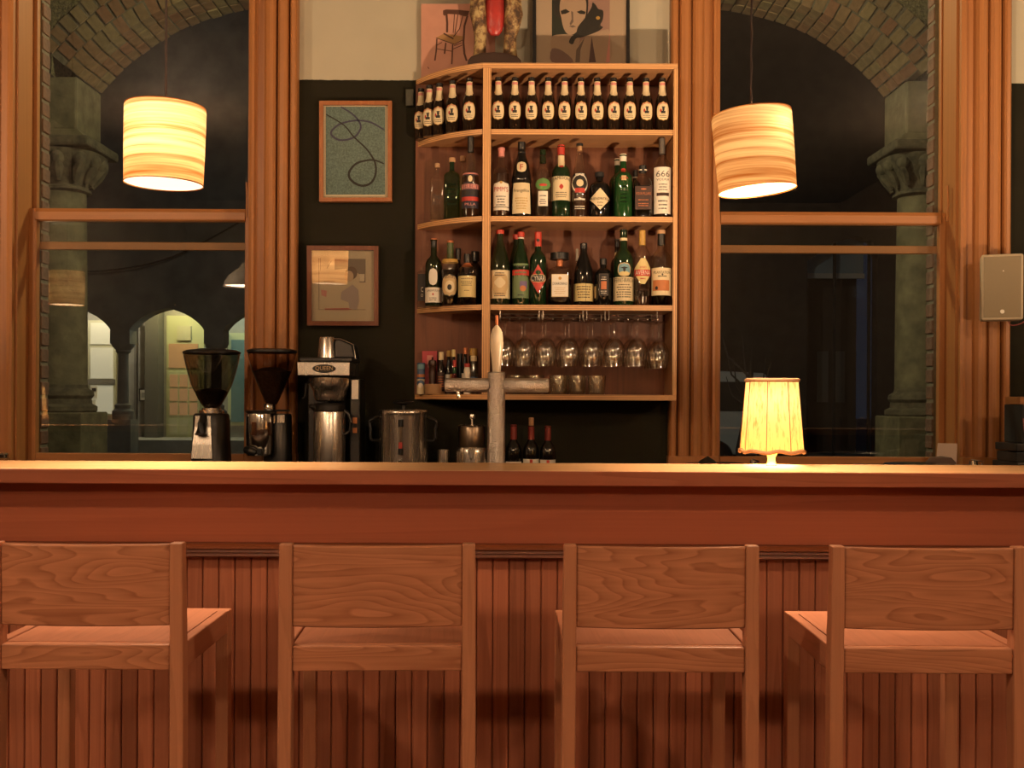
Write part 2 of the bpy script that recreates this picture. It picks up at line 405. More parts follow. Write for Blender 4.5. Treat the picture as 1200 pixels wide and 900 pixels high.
xs = [X0, WIN[0][0], WIN[0][1], WIN[1][0], WIN[1][1], X1]
for i in range(5):
    if i in (1, 3):
        mb.box(xs[i], xs[i + 1], YW, YW + 0.35, 0, Z0); mb.box(xs[i], xs[i + 1], YW, YW + 0.35, Z1, ZC)
    else: mb.box(xs[i], xs[i + 1], YW, YW + 0.35, 0, ZC)
wall_back = struct(mb.build('wall_back', wall_paint()), 'cream upper wall with dark green lower paint between the windows')
struct(MB().box(X0 - 0.2, X0, YB, YW + 0.35, 0, ZC).build('wall_left', PLASTER), 'plain dark olive side wall')
struct(MB().box(X1, X1 + 0.2, YB, YW + 0.35, 0, ZC).build('wall_right', PLASTER), 'plain dark olive side wall')
struct(MB().box(X0, X1, YB - 0.2, YB, 0, ZC).build('wall_front', PLASTER), 'plain dark olive wall facing the bar')
struct(MB().box(X0 - 0.2, X1 + 0.2, YB - 0.2, YW + 0.35, ZC, ZC + 0.15).build('ceiling', CEIL), 'plain cream plaster ceiling')
struct(MB().box(X0 - 0.2, X1 + 0.2, YB - 0.2, YW + 0.35, -0.1, 0).build('floor', FLOORW), 'dark stained timber floor')
# ---- window casings (moulded architraves) and windows
CAS = [(0, 0), (0, .03), (.012, .036), (.024, .034), (.029, .010), (.034, .006), (.066, .010), (.070, .026), (.082, .040), (.098, .046), (.114, .044), (.125, .034),
       (.128, .010), (.132, .010), (.136, .036), (.148, .046), (.165, .049), (.180, .045), (.187, .036), (.189, .010), (.193, .010), (.197, .050), (.205, .058), (.220, .058), (.228, .050), (.230, .036), (.230, 0)]
def casing(n, xin, sgn, label):
    mb = MB(); poly = [(xin + sgn * a, YW - b) for a, b in CAS]
    mb.prism(poly if sgn < 0 else poly[::-1], 0.9, Z1 + 0.2, 'z')
    mb.box(*sorted((xin + sgn * 0.001, xin + sgn * 0.235)), YW - 0.066, YW, 0.895, 1.03)   # plinth block
    return struct(mb.build('trim_%d' % n, TRIM), label)
casing(1, WIN[0][0], -1, 'moulded timber casing on the outer side of the window with the lit doorway behind')
casing(2, WIN[0][1], 1, 'moulded timber casing between the window and the blue framed print')
casing(3, WIN[1][0], -1, 'moulded timber casing beside the bottle shelves')
casing(4, WIN[1][1], 1, 'moulded timber casing beside the wall speaker')
def window(n, xa, xb, sa, sb, label):
    w = setting('window_%d' % n, label, ((xa + xb) / 2, YW, Z0)); org = w.location
    j = MB()    # jamb lining
    t = 0.012
    j.box(xa, xa + t, YW, YW + 0.19, Z0, Z1); j.box(xb - t, xb, YW, YW + 0.19, Z0, Z1); j.box(xa + t, xb - t, YW, YW + 0.19, Z1 - t, Z1)
    j.build('jamb', TRIM, w, org=org)
    MB().box(xa - 0.22, xb + 0.22, YW - 0.075, YW + 0.2, Z0 - 0.035, Z0).build('sill', TRIMX, w, org=org, bevel=0.004)
    MB().box(xa - 0.22, xb + 0.22, YW - 0.05, YW - 0.0005, Z1 + 0.001, Z1 + 0.2).build('head_casing', TRIMX, w, org=org, bevel=0.006)
    # inner lower sash
    zt, zr, d0, d1 = 2.212, 2.152, YW + 0.115, YW + 0.155
    for nm, x0, x1 in (('sash_stile', xa + t, xa + sa), ('sash_stile', xb - sb, xb - t)):
        MB().box(x0, x1, d0, d1, Z0, zt).build(nm, TRIM, w, org=org, bevel=0.003)
    m = MB(); m.prism([(d0 - 0.012, zr + 0.006), (d0 - 0.012, zt - 0.018), (d0 - 0.004, zt), (d1, zt), (d1, zr), (d0, zr)], xa + sa - 0.004, xb - sb + 0.004, 'x')
    m.build('sash_rail', TRIMX, w, org=org, bevel=0.002)
    MB().box(xa + sa, xb - sb, d0, d1, Z0, 1.02).build('sash_rail', TRIMX, w, org=org, bevel=0.003)
    MB().box(xa + sa - 0.005, xb - sb + 0.005, d0 + 0.018, d0 + 0.021, 1.015, zr + 0.006).build('pane', PANE, w, org=org)
    # outer upper sash, let down a little so that its bottom rail shows through the lower pane
    e0, e1, zb, zm = YW + 0.158, YW + 0.19, 2.018, 2.056
    for x0, x1 in ((xa + t, xa + sa - 0.018), (xb - sb + 0.018, xb - t)):
        MB().box(x0, x1, e0, e1, zb, Z1 - t).build('sash_stile', TRIM, w, org=org, bevel=0.003)
    MB().box(xa + sa - 0.02, xb - sb + 0.02, e0, e1, zb, zm).build('sash_rail', TRIMX, w, org=org, bevel=0.003)
    MB().box(xa + sa - 0.02, xb - sb + 0.02, e0 + 0.012, e0 + 0.015, zm - 0.004, Z1 - t).build('pane', PANE, w, org=org)
    # small carved horns and pulley cord on the side of the sash
    m = MB(); m.tube([(xb - 0.03, YW + 0.05, 2.16), (xb - 0.028, YW + 0.048, 2.26), (xb - 0.031, YW + 0.05, 2.33)], 0.006, 6); m.build('sash_lift', TRIM, w, org=org)
    return w
window(1, *WIN[0], 0.05, 0.055, 'tall timber sash window looking out to the lit arcade doorway')
window(2, *WIN[1], 0.042, 0.04, 'tall timber sash window behind the table lamp')
# brick reveals outside the windows
BRICK = plain('outdoor_brick', (0.11, 0.05, 0.028), 0.85, bump=0.5, bscale=60, var=0.35, vscale=12)
MORTAR = plain('mortar', (0.12, 0.10, 0.065), 0.9, bump=0.4, bscale=90, var=0.2)
bk = MB().box(-0.022, 0.022, -0.042, 0.042, -0.032, 0.032).build('brick', BRICK, wall_back, bevel=0.003, segs=1)
first = True
for xr, s_ in ((WIN[0][0], 1), (WIN[0][1], -1), (WIN[1][0], 1), (WIN[1][1], -1)):
    MB().box(*sorted((xr, xr + s_ * 0.038)), YW + 0.193, YW + 0.278, Z0, Z1).build('mortar_bed', MORTAR, wall_back)
    for k in range(34):
        b = bk if first else bk.copy()
        if not first: COL.objects.link(b)
        first = False
        b.location = (xr + s_ * (0.0225 + random.uniform(-.002, .002)), YW + 0.2355, Z0 + 0.04 + k * 0.0815)
# ================================================================== THE BAR
bar_top = thing('bar_countertop', 'long polished timber bar top carrying the small table lamp', 'bar top', (0, 3.13, 1.06))
MB().box(-3.5, 3.5, 2.964, 3.312, 1.06, 1.10).build('top_board', BARTOP, bar_top, org=bar_top.location, bevel=0.002)
MB().box(-3.5, 3.5, 2.955, 2.9638, 1.059, 1.0992).build('front_nosing', NOSING, bar_top, org=bar_top.location, bevel=0.002)
bar = thing('bar_counter', 'red-brown timber bar front with apron and vertical beadboard', 'bar counter', (0, 3.1, 0))
org = bar.location
MB().box(-3.45, 3.45, 3.045, 3.09, 0.885, 1.0595).build('apron', APRON, bar, org=org, bevel=0.002)
m = MB(); m.prism([(3.0455, 0.885), (3.02, 0.884), (3.012, 0.879), (3.012, 0.872), (3.026, 0.868), (3.024, 0.860), (3.036, 0.856), (3.034, 0.848), (3.048, 0.842), (3.09, 0.842), (3.09, 0.885)], -3.45, 3.45, 'x')
m.build('moulding', MOULD, bar, org=org)
MB().box(-3.45, 3.45, 3.094, 3.30, 0.0, 1.0595).build('carcass', MOULD, bar, org=org)
MB().box(-3.45, 3.45, 3.055, 3.0805, 0.0, 0.11).build('kickboard', APRON, bar, org=org, bevel=0.003)
pitch = 0.0466
pb = MB()     # one tongue-and-groove board with rounded bead edges
hw = pitch / 2 - 0.0009
prof = [(-hw, 0.012), (-hw, 0.004), (-hw + .002, 0.001), (-hw + .005, 0), (hw - .005, 0), (hw - .002, 0.001), (hw, 0.004), (hw, 0.012)]
pb.prism(prof[::-1], 0.11, 0.843, 'z')
proto = pb.build('board', BOARD, bar)
nb = int(6.7 / pitch)
for i in range(nb):
    b = proto if i == 0 else proto.copy()
    if i: COL.objects.link(b)
    b.location = (-3.35 + i * pitch + 0.012, 3.0815 - 3.1 + random.uniform(-.0007, .0007), 0)
m = MB().box(-3.45, 3.45, 3.313, 3.80, 0.85, 0.89)
tag(m.build('service_counter', plain('steel_worktop', (0.35, 0.30, 0.25), 0.3, metal=1.0)), 'steel service counter on the staff side below the bar top', 'counter')
sc_ = thing('service_cabinet', 'dark cabinet under the steel service counter', 'cabinet', (0, 3.55, 0))
MB().box(-3.45, 3.45, 3.314, 3.78, 0.0, 0.8495).build('body', BLACKM, sc_, org=sc_.location)
bc = thing('back_counter', 'dark back counter under the windows carrying coffee machines and turntables', 'counter', (0, 4.73, 0)); org = bc.location
MB().box(-3.6, 3.6, 4.42, 5.0, 0.855, 0.89).build('worktop', plain('dark_worktop', (0.03, 0.022, 0.016), 0.3), bc, org=org, bevel=0.004)
MB().box(-3.55, 3.55, 4.46, 5.0, 0.0, 0.8545).build('body', APRON, bc, org=org)
for i in range(9):
    x = -3.15 + i * 0.7875
    dd = MB().box(x - 0.385, x + 0.385, 4.44, 4.4595, 0.1, 0.845).build('door', APRON, bc, org=org, bevel=0.003)
    MB().box(x + 0.30, x + 0.32, 4.425, 4.4398, 0.62, 0.76).build('handle', STEEL, dd, org=org, bevel=0.002)
# ================================================================== STOOLS
def make_stool():
    t = thing('bar_stool', 'light ash bar stool with curved plank backrest standing at the bar', 'bar stool', (0, 0, 0), 'bar stools along the bar')
    for s in (-1, 1):
        m = MB(); x = s * 0.2045
        m.add([(x - .0155 + s * .003, 0, 0), (x + .0155 + s * .003, 0, 0), (x + .0155 + s * .003, .036, 0), (x - .0155 + s * .003, .036, 0),
               (x - .0155, 0, .7), (x + .0155, 0, .7), (x + .0155, .040, .7), (x - .0155, .040, .7),
               (x - .0145 - s * .001, -.004, .975), (x + .0145 - s * .001, -.004, .975), (x + .0145 - s * .001, .026, .975), (x - .0145 - s * .001, .026, .975)],
              [(3, 2, 1, 0), (8, 9, 10, 11)] + [(a + i, a + (i + 1) % 4, a + 4 + (i + 1) % 4, a + 4 + i) for a in (0, 4) for i in range(4)])
        m.build('back_leg', ASH_Z, t, bevel=0.003)
        MB().box(s * 0.204 - .0165, s * 0.204 + .0165, .378, .414, 0, 0.7475).build('front_leg', ASH_Z, t, bevel=0.003)
        MB().box(*sorted((s * 0.1935, s * 0.2185)), .0405, .3775, 0.69, 0.7485).build('side_rail', ASH_Y, t, bevel=0.003)
        MB().box(s * 0.204 - .010, s * 0.204 + .010, .0405, .3775, 0.20, 0.235).build('stretcher', ASH_Y, t, bevel=0.003)
    MB().box(-.1885, .1885, .004, .030, 0.690, 0.747).build('back_rail', ASH, t, bevel=0.003)
    MB().box(-.187, .187, .384, .408, 0.690, 0.740).build('front_rail', ASH, t, bevel=0.003)
    MB().box(-.187, .187, .382, .410, 0.26, 0.30).build('footrest', ASH, t, bevel=0.004)
    # dished seat panel
    m = MB(); nx, ny = 12, 8; v = []; 
    for side in (0, 1):
        for j in range(ny + 1):
            for i in range(nx + 1):
                u = i / nx * 2 - 1; q = j / ny
                dip = 0.007 * (1 - u * u) * math.sin(PI * q) ** 0.7 if 0 < q < 1 else 0
                v.append((u * 0.1895, 0.034 + q * 0.382, (0.7465 - dip) if side else 0.724))
    f = []; k = (nx + 1) * (ny + 1)
    for j in range(ny):
        for i in range(nx):
            a = j * (nx + 1) + i; b = a + nx + 1
            f.append((a, b, b + 1, a + 1)); f.append((k + a, k + a + 1, k + b + 1, k + b))
    for i in range(nx):
        f.append((i, i + 1, k + i + 1, k + i)); a = ny * (nx + 1) + i; f.append((a + 1, a, k + a, k + a + 1))
    for j in range(ny):
        a = j * (nx + 1); b = a + nx + 1; f.append((b, a, k + a, k + b)); a += nx; b += nx; f.append((a, b, k + b, k + a))
    m.add(v, f, True); m.build('seat', ASH_Y, t, sharp=30)
    # curved back plank between the posts, bowed towards the sitter's back
    m = MB(); n = 16; v = []
    for i in range(n + 1):
        u = i / n * 2 - 1; x = u * 0.1892; bow = 0.010 * (1 - u * u)
        for z, dy in ((0.790, .0), (0.972, -.003)):
            for y in (0.004, 0.022): v.append((x, y - bow + dy, z - 0.0015 * (1 - u * u)))
    f = []
    for i in range(n):
        a = i * 4; b = a + 4
        f += [(a, b, b + 2, a + 2), (a + 1, a + 3, b + 3, b + 1), (a, a + 1, b + 1, b), (a + 2, b + 2, b + 3, a + 3)]
    f += [(0, 2, 3, 1), (n * 4, n * 4 + 1, n * 4 + 3, n * 4 + 2)]
    m.add(v, f, True); m.build('backrest', ASH, t, sharp=40, bevel=0.003)
    return t
st = make_stool()
for i, (px, rz, lb) in enumerate(((100.5, 0.0, 'light ash bar stool in line with the window that shows the lit doorway'), (443.5, 2.5, 'light ash bar stool in line with the coffee urn'), (776.0, 0.0, 'light ash bar stool in line with the hanging wine glasses and casing'), (1090.5, -0.3, 'light ash bar stool in line with the wall speaker'))):
    s = st if i == 0 else copy_tree(st)
    s['label'] = lb; s.location = ((px - 600) / 525.0, 2.381, 0); s.rotation_euler = (0, 0, math.radians(rz))
# ================================================================== BOTTLE SHELVES
YF = 4.81
shelf_z = [2.811, 2.513, 2.120, 1.721, 1.316]          # top faces
TH = 0.024
curve = smooth_path([(-0.1385, 4.811), (-0.206, 4.838), (-0.297, 4.894), (-0.390, 4.98), (-0.440, 5.045), (-0.464, 5.0795)], 5)
XR0, XR1 = 0.7225, 0.7405
sh = thing('bottle_shelf', 'plywood wall shelf with a rounded end holding the bottles', 'shelf', (0, 5.08, 1.29)); org = sh.location
XD0, XD1 = (564.3 - 600) / 260.0, (573.6 - 600) / 260.0
for i, z in enumerate(shelf_z):
    poly = [(x, y) for x, y in curve] + [(XD0 - 0.001, 5.0795), (XD0 - 0.001, 4.81)]
    if i in (0, 4):
        poly = [(x, y) for x, y in curve] + [(XR1, 5.0795), (XR1, 4.81)]
        MB().prism(poly[::-1], z - TH, z, 'z').build('shelf_board', PLY_Z, sh, org=org)
    else:
        MB().prism(poly[::-1], z - TH, z, 'z').build('shelf_board', PLY_Z, sh, org=org)
        MB().box(XD1 + 0.001, XR0 - 0.001, 4.812, 5.062, z - TH, z).build('shelf_board', PLY_Z, sh, org=org)
MB().box(XD0, XD1, 4.806, 5.062, shelf_z[4] + .0005, shelf_z[0] - TH - .0005).build('divider', PLY_X, sh, org=org)
MB().box(XR0, XR1, 4.806, 5.062, shelf_z[4] + .0005, shelf_z[0] - TH - .0005).build('side_panel', PLY_X, sh, org=org)
MB().box(-0.463, XR1, 5.0625, 5.0795, shelf_z[4] + .0005, shelf_z[0] - TH - .0005).build('back_panel', SHELFBACK, sh, org=org)
# ================================================================== BOTTLES
def dark_glass(name, c, rough=0.06, trans=0.0):
    m = plain(name, c, rough, spec=0.6)
    return m
G_BROWN = dark_glass('brown_bottle_glass', (0.012, 0.006, 0.003))
G_BLACK = dark_glass('black_bottle_glass', (0.006, 0.005, 0.004))
G_GREEN = dark_glass('green_bottle_glass', (0.007, 0.020, 0.006))
G_BRIGHT = dark_glass('bright_green_bottle_glass', (0.010, 0.045, 0.010))
G_OLIVE = dark_glass('olive_bottle_glass', (0.012, 0.016, 0.005))
G_CLEAR = thin_glass('clear_bottle_glass', (0.95, 0.93, 0.87), 0.03, 1.7, edge=.45)
G_GREENCLEAR = thin_glass('pale_green_bottle_glass', (0.35, 0.55, 0.30), 0.03, 1.6, edge=.4)
L_AMBER = thin_glass('amber_spirit', (0.34, 0.13, 0.035), 0.05, 1.2)
L_CLEAR = thin_glass('clear_spirit', (0.96, 0.95, 0.90), 0.05, 1.2)
L_DARK = plain('dark_spirit', (0.03, 0.010, 0.004), 0.2)
PROF = {
 'beer': [(0, 0), (.9, 0), (1, .02), (1, .53), (.95, .58), (.72, .66), (.52, .72), (.44, .78), (.40, .93), (.47, .935), (.47, .955)],
 'wine': [(0, 0), (.92, 0), (1, .02), (1, .58), (.95, .63), (.75, .69), (.50, .73), (.38, .77), (.36, .97), (.40, .972), (.40, .985)],
 'slope': [(0, 0), (.92, 0), (1, .02), (1, .50), (.93, .58), (.70, .70), (.48, .79), (.36, .85), (.34, .97), (.38, .972), (.38, .985)],
 'spirit': [(0, 0), (.92, 0), (1, .015), (1, .60), (.95, .645), (.78, .69), (.50, .725), (.37, .75), (.35, .96), (.40, .965), (.40, .98)],
 'bell': [(0, 0), (.95, 0), (1, .015), (.97, .40), (.86, .52), (.72, .62), (.55, .74), (.40, .83), (.36, .88), (.36, .97), (.36, .985)],
 'longneck': [(0, 0), (.92, 0), (1, .015), (1, .46), (.95, .51), (.78, .56), (.48, .61), (.34, .66), (.30, .95), (.34, .955), (.34, .975)],
 'stubby': [(0, 0), (.92, 0), (1, .02), (1, .62), (.96, .68), (.80, .74), (.48, .78), (.36, .81), (.34, .97), (.36, .985)],
 'bulb': [(0, 0), (.92, 0), (1, .015), (1, .46), (.98, .50), (.78, .55), (.55, .59), (.52, .64), (.56, .67), (.50, .71), (.38, .76), (.34, .80), (.34, .97), (.36, .985)],
 'tall': [(0, 0), (.92, 0), (1, .015), (1, .64), (.95, .67), (.75, .71), (.48, .74), (.34, .77), (.30, .95), (.34, .975)],
 'flask': [(0, 0), (.95, 0), (1, .015), (1, .68), (.97, .71), (.80, .745), (.42, .77), (.28, .80), (.27, .97), (.28, .985)],
 'lowflask': [(0, 0), (.95, 0), (1, .015), (1, .60), (.97, .64), (.82, .69), (.40, .73), (.26, .76), (.24, .83), (.24, .845)],
}
SHAPE = {'rect': lambda t: 1.0, 'oval': lambda t: math.sqrt(max(0, 1 - (2 * t - 1) ** 2)), 'diamond': lambda t: 1 - abs(2 * t - 1),
         'round': lambda t: max(0, 1 - abs(2 * t - 1) ** 2.6) ** (1 / 2.6), 'neck': lambda t: min(1.0, t / 0.3), 'arch': lambda t: 1.0 if t < .8 else math.sqrt(max(0, 1 - ((t - .8) / .2) ** 2)) * .5 + .5 * (t < .99),
         'taper': lambda t: 1.0 - 0.12 * t, 'hex': lambda t: min(1, 1.9 * t + .25, 1.9 * (1 - t) + .25)}
class Bottle:
    def __init__(s, name, label, px, top, z, d, prof, glass, cat='bottle', group=None, sq=2.0, dr=1.0, seg=24, rot=0.0, base_y=None, h=None):
        x0, x1 = px
        s.R = (x1 - x0) / 2 * d / F
        if sq > 3: s.R *= 0.97
        wx, _, wt = W((x0 + x1) / 2, top, d)
        s.H = h or (wt - z); s.sq = sq; s.dr = dr; s.prof = PROF[prof] if isinstance(prof, str) else prof
        s.root = thing(name, label, cat, (wx, d, z), group, math.radians(rot))
        MB().lathe([(r * s.R, q * s.H) for r, q in s.prof], seg, sq=sq, dr=dr).build('glass_body', glass, s.root, sharp=50)
    def r_at(s, q):
        P = s.prof
        for (r0, z0), (r1, z1) in zip(P, P[1:]):
            if z0 <= q <= z1 and z1 > z0: return (r0 + (r1 - r0) * (q - z0) / (z1 - z0)) * s.R
        return P[-1][0] * s.R
    def pt(s, x, q, off):
        r = s.r_at(q)
        if s.sq > 3: return (x, -(r * s.dr + off), q * s.H)
        t = math.asin(max(-.992, min(.992, x / max(r, 1e-4)))); r += off
        return (r * math.sin(t), -r * math.cos(t) * s.dr, q * s.H)
    def cap(s, q0, rf, mat, q1=1.0, name='cap', ridged=False):
        r = rf * s.R
        MB().lathe([(0, q0 * s.H), (r, q0 * s.H), (r, q1 * s.H - .0025), (r - .002, q1 * s.H), (0, q1 * s.H)], 18).build(name, mat, s.root)
        return s
    def sleeve(s, q0, q1, mat, off=.0007, name='neck_wrap'):
        n = 5; MB().lathe([(s.r_at(q0 + (q1 - q0) * i / n) + off, (q0 + (q1 - q0) * i / n) * s.H) for i in range(n + 1)], 20, sq=s.sq, dr=s.dr, cap=False).build(name, mat, s.root)
        return s
    def fill(s, q1, mat):
        P = [(max(0, r * s.R - .0025), q * s.H + .003) for r, q in s.prof if q < q1]; P.append((max(0.001, s.r_at(q1) - .0025), q1 * s.H)); P.append((0, q1 * s.H))
        MB().lathe(P, 20, sq=s.sq, dr=s.dr).build('liquid', mat, s.root)
        return s
    def label(s, w, q0, q1, mat, shape='rect', off=.0006, name='label', x=0.0):
        """w: half width as a fraction of the bottle radius"""
        hw = w * s.R; fn = SHAPE[shape]; n = 2 if shape == 'rect' else 14; m = 12; v = []; f = []
        for j in range(n + 1):
            t = j / n; k = max(fn(t), 0.001)
            for i in range(m + 1): v.append(s.pt(x * s.R + hw * k * (2 * i / m - 1), q0 + (q1 - q0) * t, off))
        for j in range(n):
            for i in range(m):
                a = j * (m + 1) + i; f.append((a, a + 1, a + m + 2, a + m + 1))
        o = MB().add(v, f, True).build(name, mat, s.root, sharp=60); s.last = o
        return s
    def text(s, body, q, w, hgt, mat=None, off=.0014, x=0.0, name='lettering', arc=0.0):
        """w: text width as a fraction of bottle diameter, hgt: letter height as a fraction of bottle height"""
        vs, fs = text_geo(body)
        v = [s.pt(x * s.R + a * w * 2 * s.R, q + b * hgt + arc * (1 - (2 * a) ** 2), off) for a, b in vs]
        MB().add(v, fs).build(name, mat or INK, s.root)
        return s
    def lines(s, q0, q1, n, w, mat=None, off=.0012, x=0.0):
        """rows of small print"""
        v = []; f = []
        for i in range(n):
            q = q0 + (q1 - q0) * (i + .5) / n; hh = (q1 - q0) / n * 0.18; ww = w * s.R * random.uniform(.7, 1); m = 6
            for j in range(m):
                a = len(v)
                xa = x * s.R - ww + 2 * ww * j / m; xb = xa + 2 * ww / m * random.uniform(.6, .95)
                v += [s.pt(xa, q - hh, off), s.pt(xb, q - hh, off), s.pt(xb, q + hh, off), s.pt(xa, q + hh, off)]; f.append((a, a + 1, a + 2, a + 3))
        MB().add(v, f).build('small_print', mat or INK, s.root)
        return s
DB = 4.848
PINK = plain('pink_label', (0.62, 0.24, 0.20), .6)
# ---- the beers
def beer(label, group, px, w, top, d, first=None, rot=0.0):
    if first is None:
        b = Bottle('beer_bottle', label, (px - w / 2, px + w / 2), top, shelf_z[1], d, 'beer', G_BROWN, 'bottle', group)
        b.cap(.945, .50, BLACK, name='crown_cap')
        b.sleeve(.70, .925, CREAM, name='neck_label'); b.label(.36, .855, .905, PINK, 'rect', .0012, 'neck_print'); b.label(.48, .64, .71, CREAM, 'neck', .0007, 'neck_label_tip')
        b.label(.84, .175, .535, GOLD, 'round', .0005, 'label_rim').label(.80, .185, .525, CREAM, 'round', .0009)
        b.text('BIRRA MORETTI', .475, .64, .032, RED, arc=.03).label(.30, .31, .36, INK, 'rect', .0013, 'figure_coat').label(.16, .355, .435, INK, 'oval', .0013, 'figure_head', x=.02).label(.22, .418, .44, INK, 'rect', .0014, 'figure_hat', x=.02)
        b.label(.13, .33, .40, RED, 'oval', .0012, 'figure_glass', x=-.34).lines(.22, .29, 2, .5)
        return b.root
    r = copy_tree(first); r['label'] = label; r['group'] = group
    r.location = (W(px, 120, d)[0], d, shelf_z[1]); r.rotation_euler = (0, 0, math.radians(rot))
    return r
b0 = beer('brown beer bottle with round cream label in the straight row on the top shelf', 'beer bottles in the straight row', 584, 16.2, 91, DB)
for px in (603.3, 622.9, 642.4, 661.6, 680.7, 699.8, 718.9, 738, 756.9, 776): beer(b0['label'], b0['group'], px, 16, 91, DB, b0, random.uniform(-5, 5))
for px, d, rz in ((550, 4.86, 0), (530.3, 4.90, -4), (515, 4.945, -8), (503.3, 4.975, -10), (493.5, 5.028, -16)):
    beer('brown beer bottle with round cream label on the rounded shelf end', 'beer bottles on the rounded shelf end', px, 16, 91, d, b0, rz)
# ---- second shelf
Z = shelf_z[2]
b = Bottle('spirit_bottle', 'clear square bottle with black lettering and a cork stopper', (504, 521), 191.5, Z, 4.94, 'flask', G_CLEAR, sq=6, dr=.6)
b.cap(.93, .36, CORK, name='stopper').text('THE', .40, .6, .07, arc=0).text('JELLY', .29, .7, .07).fill(.10, L_CLEAR)
b = Bottle('spirit_bottle', 'green rectangular bottle with a cork, beside the clear square bottle', (520, 539.5), 185, Z, 4.92, 'flask', G_GREENCLEAR, sq=6, dr=.6)
b.cap(.93, .40, CORK, name='stopper').sleeve(.80, .93, G_GREEN).fill(.62, L_CLEAR).lines(.2, .6, 5, .7, G_GREEN)
b = Bottle('spirit_bottle', 'slim clear bottle with a cork, behind the dark blue and pink labelled bottle', (534, 551), 183, Z, 5.01, 'spirit', G_CLEAR); b.cap(.92, .42, CORK, name='stopper')
b = Bottle('aperitif_bottle', 'tall bottle with navy and pink label and black cap', (541.5, 562), 159.5, Z, 4.862, 'bulb', G_CLEAR)
NAVY = plain('navy_label', (0.018, 0.016, 0.03), .6)
b.fill(.5, L_DARK).cap(.93, .38, BLACK).sleeve(.80, .93, BLACK).label(1.0, .10, .54, NAVY).label(.95, .515, .535, PINK, off=.001).label(.24, .42, .50, CREAM, 'oval', .001, 'emblem')
b.label(.98, .335, .395, PINK, off=.001).text('SELECT', .365, .84, .05, NAVY).label(.40, .26, .32, INK, off=.001, x=-.45).label(.40, .26, .32, INK, off=.001, x=.45).label(.98, .19, .24, RED, off=.001).text('PILLA', .15, .6, .03, PINK)
b = Bottle('liqueur_bottle', 'bottle with pink cap and white label lettered in red', (577.8, 597.3), 173, Z, DB, 'spirit', G_CLEAR)
b.fill(.62, L_DARK).cap(.87, .38, PINK).sleeve(.87, .99, PINK).label(.93, .085, .50, WHITE, 'arch').text("PIMM'S", .385, .8, .07, RED).lines(.14, .30, 4, .6).label(.9, .125, .135, INK, off=.001).label(.16, .46, .50, GOLD, 'oval', .001, 'crest')
b = Bottle('liqueur_bottle', 'black monk-shaped bottle with cream skirt label', (598.5, 624.3), 166.7, Z, DB, [(0, 0), (.92, 0), (1, .015), (.97, .30), (.86, .44), (.93, .47), (.90, .52), (.66, .70), (.42, .80), (.34, .86), (.32, .97), (.32, .985)], G_BLACK)
b.cap(.90, .36, BLACK).sleeve(.845, .865, BLACKM).label(.82, .03, .44, CREAM, 'taper').label(.42, .58, .725, CREAM, 'round', name='badge').text('F', .65, .14, .075, RED).text('Frangelico', .33, .66, .055).lines(.08, .25, 5, .6, GOLD)
b = Bottle('spirit_bottle', 'clear bottle with green oval picture label and pale label', (626.3, 646.4), 175.5, Z, DB, 'spirit', G_CLEAR)
LIME = plain('green_label', (0.10, 0.22, 0.05), .6)
b.fill(.50, L_CLEAR).cap(.92, .36, G_GREEN).sleeve(.80, .90, G_OLIVE).label(.85, .38, .56, LIME, 'oval').label(.45, .44, .48, RED, 'oval', .001, 'bison').label(.55, .15, .37, WHITE).lines(.28, .32, 1, .4).lines(.17, .26, 3, .4)
b = Bottle('whiskey_bottle', 'green whiskey bottle with red capsule and cream label', (646.8, 668.4), 170, Z, DB, 'spirit', G_GREEN)
b.cap(.86, .40, RED, name='capsule').label(.34, .68, .85, CREAM, name='neck_strip').label(.24, .67, .72, RED, 'oval', .001, 'seal').label(.98, .22, .55, CREAM).text('JAMESON', .50, .86, .06, arc=.02).label(.22, .37, .44, RED, 'hex', .001, 'crest').lines(.25, .34, 3, .7)
b = Bottle('rum_bottle', 'clear-necked rum bottle with round black and white picture label', (669.3, 689.3), 168.2, Z, DB, 'bell', G_CLEAR)
b.fill(.55, L_DARK).cap(.965, .40, BLACKM).cap(.90, .30, CORK, .968, 'stopper').label(.98, .30, .60, INK, 'round').label(.90, .31, .58, WHITE, 'oval', .0009).label(.78, .33, .56, INK, 'oval', .0012).label(.4, .40, .50, CREAM, 'oval', .0015, 'skull').label(.55, .32, .38, RED, 'rect', .0015)
b.lines(.09, .15, 2, .6, WHITE).lines(.20, .26, 1, .8, WHITE).lines(.54, .60, 1, .55, WHITE, off=.002)
b = Bottle('gin_bottle', 'short black apothecary gin bottle with cream diamond label', (690.5, 714.5), 202, Z, DB, 'stubby', G_BLACK)
b.cap(.90, .44, BLACKM).label(.98, .14, .62, CREAM, 'diamond').text('HENDRICKS', .385, .78, .055).text('GIN', .30, .25, .04).lines(.21, .26, 1, .3)
b = Bottle('gin_bottle', 'bright green gin bottle with pale grey cap and red seal', (719.5, 741), 180.7, Z, DB, 'spirit', G_BRIGHT, sq=2.4)
b.cap(.88, .38, WHITE).label(.97, .565, .64, TAN, 'rect').text('TANQUERAY', .60, .8, .035, RED).label(.24, .70, .77, RED, 'round', .001, 'seal').lines(.2, .5, 5, .6, G_GREEN)
b = Bottle('gin_bottle', 'green gin bottle with cream cap, standing behind the red-sealed green one', (714, 733), 186, Z, 4.955, 'spirit', G_BRIGHT); b.cap(.89, .36, WHITE)
b = Bottle('gin_bottle', 'short square gin bottle with brown copper-lettered label', (742, 764.5), 194, Z, DB, 'stubby', G_CLEAR, sq=4.5, dr=.85)
BROWNL = plain('brown_label', (0.045, 0.018, 0.010), .5); COPPER = plain('copper_print', (0.5, 0.16, 0.06), .4, metal=.4)
